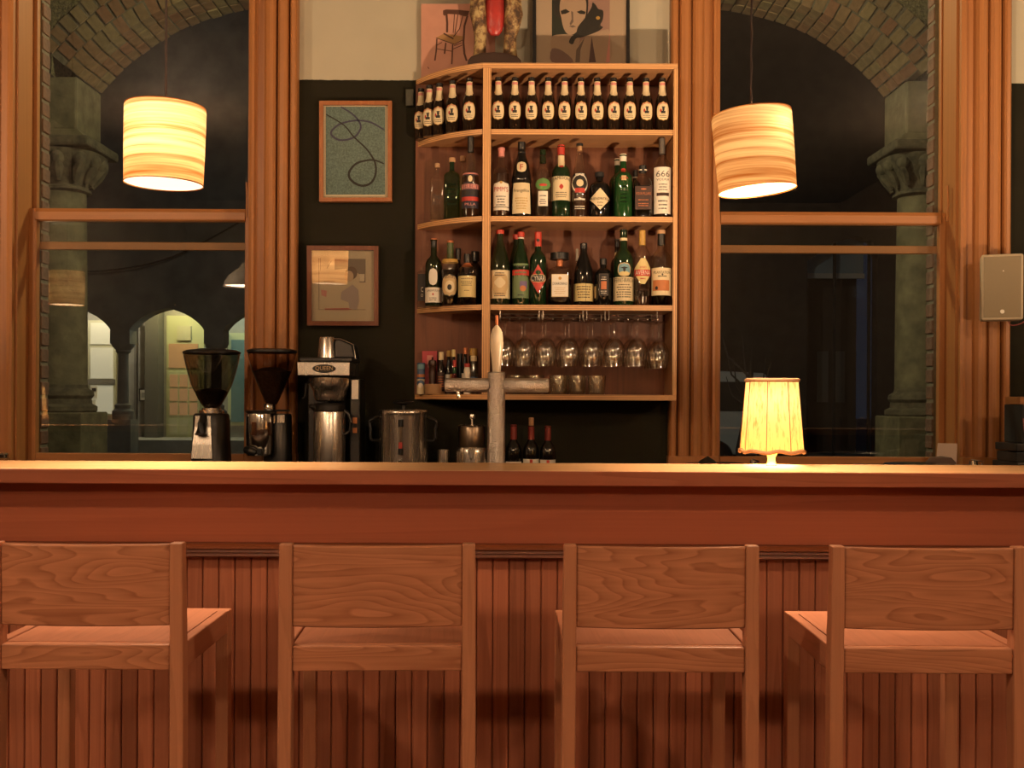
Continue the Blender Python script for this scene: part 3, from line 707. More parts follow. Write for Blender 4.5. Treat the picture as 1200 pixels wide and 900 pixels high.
b.fill(.6, L_AMBER).cap(.86, .40, BLACK).sleeve(.895, .915, WHITE, off=.004).label(.90, .14, .58, BROWNL).text('FOUR PILLARS', .44, .78, .05, COPPER).lines(.30, .34, 1, .6, COPPER).lines(.19, .27, 2, .6, COPPER).label(.3, .51, .54, COPPER, 'oval', .001, 'ornament')
b = Bottle('gin_bottle', 'small dark bottle with white cap band, peeking from behind the copper-lettered one', (737, 752), 199.6, Z, 4.95, 'stubby', G_BROWN); b.cap(.87, .42, BLACK).sleeve(.84, .87, WHITE)
b = Bottle('vodka_bottle', 'tall clear vodka bottle with large white label and grey capsule', (765.6, 786.2), 162, Z, DB, 'tall', G_CLEAR)
GREYCAP = plain('grey_capsule', (0.09, 0.075, 0.06), .4)
b.fill(.5, L_CLEAR).cap(.80, .34, GREYCAP, name='capsule').label(.94, .04, .62, WHITE).text('666', .535, .74, .075, GREYCAP).text('VODKA', .465, .7, .03, GREYCAP).label(.68, .26, .30, BROWNL, off=.001).lines(.32, .42, 3, .6, GREYCAP).lines(.08, .22, 3, .6, GREYCAP)
# ---- third shelf
Z = shelf_z[3]
b = Bottle('spirit_bottle', 'flat black-labelled square bottle at the edge of the rounded shelf end', (489.2, 501), 314, Z, 5.0, [(0, 0), (.95, 0), (1, .02), (1, .84), (.9, .9), (.3, .92), (.3, 1)], G_CLEAR, sq=6, dr=.7)
b.label(.9, .16, .84, INK).text('C', .45, .22, .12, WHITE).text('O', .30, .2, .08, WHITE)
b = Bottle('whisky_bottle', 'dark whisky bottle with cream oval badge and wide cream label', (498.6, 518.2), 279.6, Z, 4.935, 'spirit', G_OLIVE)
b.cap(.86, .36, BLACK, name='capsule').cap(.965, .38, COPPER, name='capsule_top').label(.50, .30, .55, WHITE, 'round', name='badge').label(.96, .05, .27, WHITE).text('LAGAVULIN', .225, .7, .03).label(.12, .15, .19, RED, 'diamond', .001, 'emblem').lines(.07, .13, 2, .5)
b = Bottle('whiskey_bottle', 'clear whiskey bottle with tan oval label and green foil neck', (517.8, 537.4), 282, Z, 4.90, 'stubby', G_CLEAR)
FOIL = plain('green_foil', (0.05, 0.075, 0.02), .4)
b.fill(.55, L_AMBER).cap(.965, .42, COPPER).cap(.72, .40, FOIL, .968, 'capsule').sleeve(.66, .71, GOLD).label(.90, .13, .48, INK, 'round').label(.86, .14, .47, TAN, 'round', .0009).text("MICHTER'S", .425, .6, .045, arc=.01).label(.55, .19, .38, CREAM, 'oval', .0012).label(.25, .23, .32, INK, 'oval', .0015, 'ornament')
b = Bottle('whiskey_bottle', 'black-capped bottle half hidden behind the green foil neck', (529, 545), 291, Z, 4.99, 'spirit', G_BROWN); b.cap(.80, .42, BLACK)
b = Bottle('whisky_bottle', 'square-shouldered whisky bottle with pale yellow label', (537.2, 558), 297.7, Z, 4.865, 'stubby', G_CLEAR)
YEL = plain('pale_yellow_label', (0.66, 0.52, 0.22), .6)
b.fill(.6, L_AMBER).cap(.83, .40, BLACK).sleeve(.76, .82, COPPER).label(.97, .15, .56, YEL).lines(.49, .52, 1, .8, BROWNL).lines(.36, .46, 3, .7, BROWNL).lines(.26, .29, 1, .35, BROWNL)
b = Bottle('whisky_bottle', 'dark red bottle with wide black cap, tucked against the plywood divider', (549, 565), 294.8, Z, 4.98, 'stubby', G_BROWN); b.cap(.82, .6, BLACK)
b = Bottle('amaro_bottle', 'dark bottle with red cap and ornate cream label', (574.6, 597.8), 269.6, Z, DB, 'slope', G_OLIVE)
REDCAP = plain('red_cap', (0.50, 0.045, 0.025), .35)
b.cap(.945, .40, REDCAP).label(.98, .08, .455, CREAM).label(.62, .11, .20, TAN, 'round', .001).label(.80, .14, .42, TAN, 'round', .0009, 'ornament').label(.55, .22, .36, CREAM, 'hex', .0012, 'ornament').lines(.10, .16, 2, .7, BROWNL).lines(.37, .43, 2, .6, BROWNL)
b = Bottle('vermouth_bottle', 'green bottle with red cap and sage label with red band', (600.6, 620.4), 272, Z, DB, 'slope', G_GREEN)
SAGE = plain('sage_label', (0.13, 0.19, 0.085), .6); VIOLET = plain('violet_print', (0.16, 0.11, 0.22), .6); ORANGE = plain('orange_print', (0.5, 0.17, 0.05), .6)
b.cap(.93, .42, REDCAP).sleeve(.905, .925, WHITE).label(.98, .09, .56, SAGE).label(.97, .40, .475, RED, off=.001).lines(.41, .465, 1, .8, SAGE, off=.0015).lines(.50, .53, 1, .6).label(.42, .22, .32, VIOLET, off=.001, x=.30).label(.36, .18, .26, ORANGE, 'oval', .0013, 'fruit', x=.25).lines(.11, .15, 1, .4)
b = Bottle('vermouth_bottle', 'second red-capped green bottle hidden behind the sage-labelled one', (595.5, 614), 275, Z, 4.95, 'slope', G_GREEN); b.cap(.93, .42, REDCAP)
b = Bottle('amaro_bottle', 'green bottle with red capsule and red diamond label', (621, 640.4), 272, Z, DB, 'spirit', G_GREEN)
b.cap(.80, .42, REDCAP, name='capsule').label(.12, .86, .90, INK, 'oval', .008, 'emblem').label(.97, .15, .55, RED, 'diamond').label(.90, .30, .42, TAN, 'round', .0010).label(.85, .31, .41, INK, 'round', .0012).text('CYNAR', .36, .80, .07, WHITE).label(.30, .41, .47, G_BRIGHT, 'oval', .0014, 'artichoke')
b = Bottle('liqueur_bottle', 'squat square liqueur bottle with wide flat black cap and pale label', (641.8, 670), 296.4, Z, 4.855, 'lowflask', G_CLEAR, sq=5, dr=.8)
b.fill(.5, L_AMBER).cap(.87, .80, BLACK, 1.0, 'wide_cap').cap(.74, .28, COPPER, .87, 'neck_ring').label(.55, .92, .95, TAN, off=.0195, name='cap_print').label(.72, .15, .58, TAN).label(.68, .16, .57, WHITE, off=.0009).text('DISARONNO', .40, .62, .05).label(.14, .47, .53, GOLD, 'oval', .0013, 'crest').lines(.2, .34, 4, .5, TAN)
b = Bottle('amaro_bottle', 'black bottle with wide tan label split by a seam', (672.8, 695.2), 285, Z, DB, 'slope', G_BLACK)
b.cap(.91, .38, BLACK, name='capsule').label(.98, .06, .34, YEL).label(.015, .06, .34, INK, off=.001, x=.18, name='seam').lines(.10, .31, 5, .75, BROWNL)
b = Bottle('liqueur_bottle', 'slim pale-necked bottle behind the black bottle with the tan label', (671.5, 681.5), 291.6, Z, 4.97, 'longneck', G_CLEAR); b.cap(.80, .35, WHITE).fill(.5, L_CLEAR)
b = Bottle('liqueur_bottle', 'small black bottle with narrow dark label and silver lettering', (696.6, 717.2), 303, Z, DB, 'stubby', G_BLACK)
b.cap(.86, .40, BLACK).label(.52, .20, .66, GREYCAP).label(.46, .21, .65, INK, off=.0009).lines(.57, .60, 1, .34, WHITE).label(.30, .33, .50, COPPER, 'rect', .0012).lines(.52, .56, 1, .4, WHITE).lines(.23, .31, 2, .36, WHITE).label(.10, .15, .4, TAN, off=.001, x=-.93, name='strip')
b = Bottle('amaro_bottle', 'green bottle with black cap, round eagle badge and cream label', (719, 742.4), 269, Z, DB, 'wine', G_GREEN)
SKY = plain('sky_blue_print', (0.16, 0.30, 0.34), .6)
b.cap(.89, .36, BLACK).sleeve(.85, .885, CREAM).label(.98, .055, .365, CREAM).text('FERNET-BRANCA', .325, .86, .055).lines(.09, .28, 6, .75).label(.62, .37, .555, TAN, 'round').label(.56, .38, .545, SKY, 'round', .0009).label(.5, .385, .44, YEL, 'oval', .0012, 'globe').label(.40, .47, .50, INK, 'diamond', .0013, 'eagle').label(.12, .43, .50, INK, 'oval', .0013, 'eagle_body')
b = Bottle('amaro_bottle', 'dark bottle with pale neck label behind the eagle-badged green one', (715.5, 731), 280, Z, 4.96, 'spirit', G_BROWN); b.cap(.88, .38, BLACK).sleeve(.72, .8, CREAM)
b = Bottle('amaro_bottle', 'clear-shouldered amaro bottle with orange pointed label and gold capsule', (743, 762.3), 270, Z, DB, 'stubby', G_CLEAR)
b.fill(.22, L_DARK).cap(.80, .40, GOLD, name='capsule').label(.98, .28, .62, YEL, 'hex').label(.95, .385, .47, RED, off=.001).text('AVERNA', .43, .84, .06, WHITE, off=.0016).text('AMARO', .50, .4, .03, RED).lines(.33, .37, 1, .4, RED).label(.7, .12, .19, G_BROWN)
b = Bottle('rum_bottle', 'rum bottle with cork top and cream label with orange block', (763.3, 786.6), 269.8, Z, DB, 'spirit', G_CLEAR)
b.fill(.13, L_AMBER).cap(.95, .42, CORK, name='stopper').sleeve(.80, .95, BLACK).label(.97, .13, .49, CREAM).text('PLANTATION', .43, .8, .035).lines(.36, .40, 1, .5).label(.78, .19, .33, ORANGE, off=.001, x=-.08).label(.12, .2, .25, INK, 'oval', .0014, 'figure', x=-.55).label(.1, .385, .42, INK, 'diamond', .001, 'ornament')
# ---- wine on the back counter
for px, top, lab, cork in ((602, 497.5, 'red wine bottle with plain cream label and red capsule', False), (622.5, 488, 'red wine bottle with a cork pushed back in and red-wedge label', True), (642, 499, 'red wine bottle with red-wedge label and full red capsule', False)):
    d = 4.86
    b = Bottle('wine_bottle', lab + ' on the back counter', (px - 9.3, px + 9.3), top if not cork else 497.5, 0.89, d, 'wine', G_BLACK)
    b.cap(.70, .40, plain('dark_red_capsule', (0.20, 0.022, 0.014), .4), 1.0 if not cork else .985, 'capsule')
    if cork: b.cap(.985, .33, CORK, 1.11, 'cork')
    q = .46 if px > 610 else .42
    b.label(.96, .12, q, WHITE)
    if px > 610: b.label(.18, q - .2, q - .005, RED, 'neck', .001, 'red_wedge')
    else: b.lines(.2, .36, 3, .6)
# ================================================================== GLASSES AND SPICES ON THE BOTTOM SHELF
Z = shelf_z[4]
GZ = shelf_z[3] - TH          # underside of the third shelf
rackm = metal('rack_wire', (0.45, 0.38, 0.30), 0.25)
for k, (a, c) in enumerate(((584, 634), (634.5, 685), (685.5, 711), (711.5, 772))):
    x0 = W(a, 370, 4.83)[0]; x1 = W(c, 370, 4.83)[0]
    r = thing('glass_rack', ['wire hanging rack nearest the plywood divider', 'wire hanging rack second from the plywood divider', 'narrow wire hanging rack between two wider ones', 'wire hanging rack beside the outer shelf side'][k], 'rack', ((x0 + x1) / 2, 4.94, GZ), 'hanging glass racks'); o = r.location
    for yy in (4.826, 5.04):
        for dz in (.018, .034):
            MB().tube([(x0 + .004, yy, GZ - dz), (x1 - .004, yy, GZ - dz)], .0022, 6).build('cross_wire', rackm, r, org=o)
    n = max(2, round((x1 - x0) / .045))
    for i in range(n + 1):
        x = x0 + .006 + (x1 - x0 - .012) * i / n
        MB().tube([(x, 4.822, GZ - .040), (x, 4.85, GZ - .0385), (x, 5.04, GZ - .0385)], .002, 6).build('rail_wire', rackm, r, org=o)
    for x in (x0 + .008, x1 - .008):
        for yy in (4.826, 5.04): MB().tube([(x, yy, GZ - .001), (x, yy, GZ - .036)], .0024, 6).build('hanger', rackm, r, org=o)
def wine_glass_mesh():
    # hung upside down by the foot: z=0 at the foot top, bowl rim lowest
    p = [(.0, 0), (.036, -.0015), (.0375, -.003), (.020, -.006), (.0065, -.014), (.0042, -.03), (.004, -.075), (.0075, -.084), (.022, -.092), (.036, -.106), (.0445, -.128), (.0465, -.150), (.0440, -.178), (.0385, -.212), (.0375, -.214), (.043, -.178), (.0452, -.150), (.0432, -.129), (.035, -.108), (.021, -.0945), (0, -.091)]
    return MB().lathe(p[::-1], 28)
g0 = None
gx = [592, 615.3, 639.7, 666.9, 694.4, 720, 746.7, 772]
for row, d in enumerate((4.87, 4.985)):
    for i, px in enumerate(gx):
        if g0 is None:
            g0 = thing('wine_glass', '', 'glass'); me = wine_glass_mesh().build('glass_bowl', STEMGLASS, g0, sharp=60); g = g0
        else: g = copy_tree(g0)
        g['label'] = 'clear stemmed wine glass hanging upside down in the front row of the rack' if row == 0 else 'clear stemmed wine glass hanging upside down in the back row of the rack'
        g['group'] = 'hanging wine glasses, front row' if row == 0 else 'hanging wine glasses, back row'
        dx = 0.0 if row == 0 else -0.012
        g.location = (W(px, 400, 4.87)[0] + dx, d, GZ - .0335 - (0.002 if i != 7 else .012)); g.scale = (1.0, 1.0, 1.0 if i != 7 else 1.0)
t0 = None
for row, d in enumerate((4.855, 4.94)):
    for px in (604, 626, 654.4, 676, 699.3):
        if t0 is None:
            t0 = thing('tumbler', '', 'glass')
            MB().lathe([(0, .001), (.034, 0), (.036, .002), (.042, .088), (.0408, .088), (.0345, .010), (0, .009)], 24).build('glass_wall', CLEAR, t0, sharp=50); g = t0
        else: g = copy_tree(t0)
        g['label'] = 'clear tumbler standing on the bottom shelf under the wine glasses, ' + ('front row' if row == 0 else 'back row')
        g['group'] = 'tumblers on the bottom shelf, ' + ('front row' if row == 0 else 'back row')
        g.location = (W(px + (2 if row else 0), 450, 4.855)[0], d, Z)
# spices and sauces in the rounded end
def small(name, label, cat, px0, px1, top, d, prof, mat, base=None):
    return Bottle(name, label, (px0, px1), top, base or Z, d, prof, mat, cat)
TIN = [(0, 0), (1, 0), (1, .03), (.97, .04), (.97, .96), (1, .97), (1, 1), (0, 1)]
SAUCE = [(0, 0), (.95, 0), (1, .02), (1, .5), (.85, .6), (.5, .72), (.42, .78), (.42, .98)]
JAR = [(0, 0), (.95, 0), (1, .03), (1, .78), (.85, .84), (.8, .86), (.8, .98)]
BLUE = plain('blue_tin', (0.05, 0.10, 0.19), .4)
CARD = plain('card_brown', (0.42, 0.24, 0.11), .8)
d = 5.01
b = small('spice_tin', 'yellow and blue printed tin at the bottom of the stack of two', 'tin', 488.4, 498, 444.5, d, TIN, CREAM); b.label(.9, .5, .95, BLUE, 'oval').label(.6, .4, .75, WHITE, 'oval', .001, 'motif'); zt = Z + b.H
b = small('spice_tin', 'blue and orange printed tin stacked on another tin', 'tin', 488.8, 498.2, 425.3, d, TIN, BLUE, base=zt + .0005); b.label(1.4, .12, .30, ORANGE).label(1.4, .62, .92, SKY)
m = thing('condiment_tray', 'low pale wooden tray holding the pepper mill and sauce bottle', 'tray', (W(509.5, 461, 4.985)[0], 4.985, Z)); hx = 0.048
MB().lathe([(0, 0), (hx * .94, 0), (hx, .004), (hx, .047), (hx - .006, .047), (hx - .006, .012), (0, .012)], 28, dr=.85).build('tray_body', CARD, m)
tz = Z + .0122
MILL = plain('mill_wood', (0.035, 0.012, 0.006), .3)
mm = thing('pepper_mill', 'dark turned wooden pepper mill in the pale tray', 'pepper mill', (W(506.7, 440, 4.985)[0], 4.985, tz))
hh = W(506, 418.5, 4.985)[2] - tz
MB().lathe([(0, 0), (.018, 0), (.019, .01), (.0165, hh * .3), (.018, hh * .55), (.016, hh * .70), (.0175, hh * .72)], 20).build('body', MILL, mm)
MB().lathe([(.0165, hh * .722), (.0205, hh * .80), (.017, hh * .90), (.004, hh * .93), (.003, hh * .95), (.005, hh * .98), (0, hh)], 20).build('head', MILL, mm)
b = small('sauce_bottle', 'dark sauce bottle with cream cap standing in the pale tray', 'bottle', 512.2, 521.8, 412.5, 4.975, SAUCE, G_BROWN, base=tz); b.cap(.80, .66, CREAM).label(1.2, .05, .48, BROWNL).lines(.1, .4, 5, .8, COPPER)
bx = thing('tea_box', 'bright pink-red box behind the pepper mill', 'box', (W(503.6, 440, 5.045)[0], 5.045, Z)); hz = W(503, 411.5, 5.045)[2] - Z
MB().box(-.035, .035, -.014, .014, 0, hz).build('carton', plain('pink_red_card', (0.48, 0.05, 0.06), .5), bx, bevel=.001); MB().box(-.012, .016, -.0148, -.0142, hz * .62, hz * .9).build('printed_panel', PINK, bx)
for (x0, x1, top, dd, nm, lab, cat, mat, prof, capm, cq, labm) in (
    (521.5, 530.5, 410.8, 4.99, 'sauce_bottle', 'bottle with yellow cap and white label behind the hot sauce', 'bottle', G_BROWN, SAUCE, GOLD, .86, WHITE),
    (527.6, 535.2, 409.6, 4.93, 'bitters_bottle', 'dark bottle with bright yellow cap and gold label', 'bottle', G_BLACK, SAUCE, YEL, .84, GOLD),
    (529.2, 536.2, 422, 4.885, 'hot_sauce_bottle', 'small hot sauce bottle with red cap and green neck', 'bottle', thin_glass('red_sauce_glass', (.5, .1, .03), .02), SAUCE, RED, .80, WHITE),
    (535.5, 542.3, 414.5, 4.96, 'spice_jar', 'tall black cylindrical grinder next to the yellow-capped bottle', 'jar', BLACK, TIN, BLACK, .97, INK),
    (541, 549.5, 407.4, 4.93, 'bitters_bottle', 'dark bottle with copper cap and paper-wrapped body', 'bottle', G_BLACK, SAUCE, COPPER, .86, WHITE),
    (543.5, 551.5, 426, 4.875, 'bitters_bottle', 'short bottle wrapped in patterned white paper', 'bottle', WHITE, JAR, RED, .88, TAN),
    (549.5, 560.5, 408.2, 4.95, 'sauce_jar', 'black jar with gold screw lid against the divider', 'jar', G_BLACK, JAR, GOLD, .84, INK),
    (550.8, 559.6, 417, 4.88, 'spice_jar', 'clear spice jar with cream lid and blue label patch', 'jar', CLEAR, JAR, CREAM, .86, BLUE)):
    b = small(nm, lab, cat, x0, x1, top, dd, prof, mat); b.cap(cq, .62 if prof is SAUCE else .86, capm)
    b.label(.95, .06, .45, labm, off=.0008)
    if prof is SAUCE: b.sleeve(.62, .78, G_BRIGHT if 'hot' in nm else BLACK)
# ================================================================== COFFEE MACHINES ON THE BACK COUNTER
CT = 0.89
def at(px, d): return (W(px, 465, d)[0], d, CT)
def zz(py, d, px=400): return W(px, py, d)[2] - CT
def rr(px, d): return px * d / F
# ---- grinder with smoked hopper and steel front plate
d = 4.80
g = thing('coffee_grinder', 'black coffee grinder with smoked round hopper and steel front plate', 'coffee grinder', at(248, d))
k = rr(1, d)
H = lambda py: zz(py, d, 248)
MB().lathe([(0, 0), (.096, 0), (.098, .012), (.096, .02), (.088, .06), (.078, H(500)), (.076, H(487)), (.070, H(484.5)), (0, H(484.5))], 32, sq=2.6).build('body', BLACK, g)
v = []
for (hw, y, py) in ((.046, -.0955, 536), (.042, -.090, 520), (.036, -.0805, 500), (.034, -.078, 487)): v += [(-hw - .015, y, H(py)), (hw - .015, y, H(py))]
m = MB(); m.add([(a, b - .0035, c) for a, b, c in v] + [(a, b + .004, c) for a, b, c in v], [(0, 1, 3, 2), (2, 3, 5, 4), (4, 5, 7, 6), (8, 10, 11, 9), (0, 2, 10, 8), (2, 4, 12, 10), (4, 6, 14, 12), (1, 9, 11, 3), (3, 11, 13, 5), (5, 13, 15, 7), (0, 8, 9, 1), (6, 7, 15, 14)])
m.build('front_plate', STEEL, g)
sp = MB().tube([(-.012, -.076, H(487)), (-.014, -.098, H(496)), (-.018, -.112, H(508))], [.016, .019, .021], 16).build('spout', BLACK, g)
MB().lathe([(.0205, 0), (.023, .002), (.023, .008), (.0205, .010)], 20, c=(-.018, -.112, H(508) - .004)).build('spout_rim', plain('brown_rubber', (.03, .014, .008), .5), sp)
MB().lathe([(.052, H(484.5)), (.055, H(484)), (.055, H(481)), (.042, H(480)), (.042, H(478)), (0, H(478))], 28).build('collar', STEEL, g)
hp = [(.030, H(478)), (.045, H(474)), (.062, H(466)), (.090, H(451)), (.109, H(434)), (.121, H(420)), (.1245, H(414))]
hop = MB().lathe(hp, 36, cap=False).build('hopper', SMOKE, g)
MB().lathe([(r - .004, z) for r, z in hp[:3]] + [(.074, H(459)), (.04, H(456)), (0, H(455))], 30).build('coffee_beans', plain('coffee_beans', (.030, .013, .006), .6, bump=.6, bscale=120, var=.4, vscale=120), hop)
MB().lathe([(.121, H(415)), (.126, H(414.5)), (.127, H(412.5)), (.110, H(410.5)), (.05, H(408.5)), (0, H(408.2))], 36).build('lid', BLACK, g)
# ---- grinder with doser
d = 4.82
g = thing('coffee_grinder', 'coffee grinder with chrome doser, cone hopper of beans and black motor body', 'coffee grinder', at(316, d)); H = lambda py: zz(py, d, 316); X = lambda px: rr(px - 316, d)
MB().lathe([(0, 0), (.065, 0), (.066, .01), (.062, H(540)), (.060, H(488)), (.056, H(485)), (0, H(484.5))], 28, c=(X(324), .03, 0), sq=3).build('motor_body', BLACK, g)
MB().box(X(292), X(340), -.09, .09, 0, .022).build('base', BLACK, g, bevel=.006)
dz = MB().lathe([(0, H(533)), (.060, H(533)), (.066, H(530)), (.066, H(486)), (.064, H(484)), (0, H(484))], 32, c=(X(309), -.045, 0)).build('doser', CHROME, g)
for px, w in ((304.5, 6.4), (321.5, 4.6)):
    t = math.asin(max(-1, min(1, X(px) - X(309) and (X(px) - X(309)) / .066))); a = rr(w, d) / .066 / 2; v = []; f = []
    for j, py in enumerate((509.5, 508, 495.5, 494)):
        for i in range(7):
            q = t + a * (2 * i / 6 - 1) * (.8 if j in (0, 3) else 1)
            v.append((X(309) + .0668 * math.sin(q), -.045 - .0668 * math.cos(q), H(py)))
    for j in range(3):
        for i in range(6): e = j * 7 + i; f.append((e, e + 1, e + 8, e + 7))
    MB().add(v, f, True).build('sight_window', plain('doser_window', (.06, .022, .012), .15), dz)
MB().lathe([(.068, H(484.2)), (.069, H(482.5)), (.066, H(481)), (0, H(480.8))], 32, c=(X(309), -.045, 0)).build('doser_lid', BLACK, g)
MB().tube([(X(296), -.10, H(526)), (X(302), -.125, H(527)), (X(307), -.12, H(529))], .018, 12).build('outlet', BLACK, g)
MB().box(X(309), X(315), -.13, -.10, H(531), H(524)).build('doser_lever', BLACK, g, bevel=.003)
MB().tube([(X(322), -.02, H(481)), (X(341), -.03, H(481))], .005, 8).build('lever', BLACK, g)
MB().box(X(327.5), X(336), -.045, -.038, H(495), H(486)).build('badge', STEEL, g)
MB().lathe([(.024, H(482)), (.026, H(480)), (.026, H(474.5)), (.022, H(473)), (0, H(473))], 24, c=(X(316), 0, 0)).build('neck', CHROME, g)
hp = [(.022, H(474)), (.030, H(471)), (.060, H(453)), (.088, H(435)), (.104, H(420)), (.108, H(413))]
hop = MB().lathe(hp, 36, c=(X(318.5), 0, 0), cap=False).build('hopper', thin_glass('clear_brown_plastic', (.66, .56, .48), .02), g)
MB().lathe([(max(.001, r - .003), z) for r, z in hp[:4]] + [(.04, H(431)), (0, H(430))], 30, c=(X(318.5), 0, 0)).build('coffee_beans', MATS['coffee_beans'], hop)
MB().lathe([(.106, H(414)), (.111, H(413)), (.111, H(410.5)), (.09, H(409)), (0, H(408.5))], 36, c=(X(318.5), 0, 0)).build('lid', BLACK, g)
# ---- filter brewer
d = 4.80
g = thing('filter_coffee_brewer', 'steel filter coffee brewer with oval badge above a thermos server', 'coffee brewer', at(388, d)); H = lambda py: zz(py, d, 388); X = lambda px: rr(px - 388, d)
MB().box(X(357), X(423), -.10, .17, 0, .03).build('base', BLACK, g, bevel=.004)
MB().box(X(411), X(422.5), -.02, .16, .03, H(444)).build('tower', BLACK, g, bevel=.004)
MB().box(X(356), X(413), .10, .165, .03, H(443)).build('back_panel', BLACK, g, bevel=.004)
hd = MB().box(X(354), X(414), -.11, .165, H(441), H(425)).build('head', STEEL, g, bevel=.004)
MB().box(X(356), X(416), -.10, .16, H(424.6), H(420)).build('top_plate', BLACK, g, bevel=.004)
bd = MB().prism(ellipse(X(384.8), H(432.7), rr(13.3, d), rr(4.8, d), 28)[::-1], -.1135, -.1105, 'y').build('badge', INK, hd)
vs, fs = text_geo('QUEEN'); MB().add([(X(384.8) + a * rr(20, d), -.1140, H(432.7) + b * rr(5.6, d)) for a, b in vs], fs).build('lettering', TAN, hd)
MB().lathe([(0, H(420)), (.042, H(420)), (.041, H(418)), (.034, H(397)), (.031, H(395.5)), (0, H(395.2))], 28, c=(X(384.5), -.03, 0)).build('water_cone', STEEL, g)
MB().prism([(X(394), H(420)), (X(394), H(400)), (X(399), H(397.5)), (X(414), H(404)), (X(418), H(420))], -.05, .10, 'y').build('reservoir_lid', BLACK, g, bevel=.006)
MB().tube([(X(394), -.056, H(398)), (X(401), -.056, H(398)), (X(416), -.056, H(404.5)), (X(418.5), -.056, H(421))], .003, 8).build('lid_handle', CHROME, g)
MB().lathe([(0, H(470.5)), (.056, H(470.5)), (.066, H(469)), (.073, H(463)), (.075, H(458)), (.080, H(456)), (.088, H(452)), (.090, H(443)), (0, H(442))], 32, c=(X(387.5), -.02, 0)).build('filter_basket', STEEL, g)
MB().tube([(X(366), -.03, H(447)), (X(361), -.05, H(450)), (X(360.5), -.05, H(466)), (X(357), -.05, H(467))], .005, 8).build('basket_handle', BLACK, g)
for nm, a, b, mt in (('dial_plate', 468, 445, STEEL), ('switch', 507, 501, ORANGE), ('switch', 496, 489, ORANGE), ('switch_plate', 516, 486, BLACKM)):
    MB().box(X(413 if nm != 'switch' else 414.5), X(421 if nm != 'switch' else 419.5), -.0255 if nm != 'switch' else -.029, -.0205, H(a), H(b)).build(nm, mt, g, bevel=.001)
s = thing('thermos_server', 'brushed steel thermos server under the filter brewer', 'thermos', (W(386.5, 465, 4.765)[0], 4.765, CT + .0305)); Hs = lambda py: zz(py, 4.765, 388) - .0305
MB().lathe([(0, 0), (.070, 0), (.0715, .004), (.0715, Hs(483.5)), (.070, Hs(482.3)), (.066, Hs(482)), (0, Hs(482))], 36).build('body', STEEL, s)
MB().lathe([(.066, Hs(482)), (.071, Hs(481)), (.071, Hs(475)), (.062, Hs(472.5)), (0, Hs(471.5))], 32).build('lid', BLACK, s)
MB().tube([(.060, -.01, Hs(479)), (.088, -.02, Hs(485)), (.098, -.02, Hs(495)), (.092, -.02, Hs(505)), (.072, -.015, Hs(509))], .007, 8).build('handle', BLACK, s)
MB().tube([(-.055, -.03, Hs(479)), (-.075, -.04, Hs(476)), (-.082, -.045, Hs(476.5))], [.016, .011, .008], 10).build('spout', BLACK, s)
# ---- urn
d = 4.80
g = thing('coffee_urn', 'round stainless coffee urn with black lid knob and side handles', 'urn', at(473, d)); H = lambda py: zz(py, d, 473)
MB().lathe([(0, 0), (.098, 0), (.1, .005), (.1, .03), (.109, .035), (.109, H(487)), (.111, H(485)), (.113, H(483)), (.111, H(481.5)), (.108, H(480.5)), (.07, H(479.6)), (0, H(479.4))], 40).build('body', STEEL, g)
MB().lathe([(.012, H(479.5)), (.012, H(475)), (.030, H(474)), (.047, H(472.5)), (.048, H(471)), (.040, H(470)), (0, H(469.6))], 24).build('lid_knob', BLACK, g)
for s_ in (-1, 1):
    MB().tube(smooth_path([(s_ * .108, -.01, H(488)), (s_ * .128, -.02, H(490)), (s_ * .150, -.02, H(494)), (s_ * .146, -.02, H(503)), (s_ * .143, -.02, H(515)), (s_ * .108, -.01, H(516))], 4), .0075, 8).build('handle', BLACK, g)
MB().tube([(0, -.117, H(530)), (0, -.117, H(491))], .008, 10).build('sight_glass', CLEAR, g)
for a, b in ((499, 491), (531, 524)): MB().tube([(0, -.118, H(a)), (0, -.118, H(b))], .0115, 12).build('gauge_fitting', BLACK, g)
MB().box(-.008, .008, -.130, -.122, H(524), H(517)).build('red_mark', RED, g)
MB().tube([(0, -.107, H(540)), (0, -.135, H(540)), (0, -.145, H(546))], .011, 10).build('tap', BLACK, g)
# ---- steel cup and stacked pot
g = thing('steel_cup', 'small plain steel cup between the urn and the lidded pot', 'cup', at(520, 4.83)); H = lambda py: zz(py, 4.83, 520)
MB().lathe([(0, 0), (.027, 0), (.0285, .003), (.0285, H(527.2)), (.0275, H(527)), (.0265, .01), (0, .006)], 28).build('cup_wall', STEEL, g)
g = thing('lidded_pot', 'two-tier stainless pot with knobbed lid and pouring spout', 'pot', at(553.3, 4.8)); H = lambda py: zz(py, 4.8, 553)
MB().lathe([(0, 0), (.068, 0), (.070, .004), (.071, H(530)), (.069, H(526)), (.064, H(524)), (0, H(524))], 32).build('lower_pot', STEEL, g)
MB().lathe([(.060, H(524.3)), (.062, H(521)), (.0625, H(501)), (.060, H(499.5)), (0, H(499.5))], 32).build('upper_pot', plain('dull_steel', (.20, .15, .105), .3, metal=1), g)
MB().lathe([(.064, H(499.6)), (.065, H(498.5)), (.05, H(497.5)), (0, H(497))], 32).build('lid', STEEL, g)
MB().lathe([(.006, H(497)), (.006, H(491.5)), (.015, H(490.8)), (.0165, H(488)), (.014, H(485.5)), (0, H(485))], 20).build('knob', STEEL, g)
MB().prism([(-.016, H(525)), (.018, H(525)), (.010, H(535)), (0, H(538)), (-.008, H(535))][::-1], -.095, -.066, 'y').build('spout', STEEL, g, bevel=.004)
g = thing('glass_jar', 'small glass jar with chrome lid standing behind the bar by the window', 'jar', at(3.5, 4.7)); H = lambda py: zz(py, 4.7, 3)
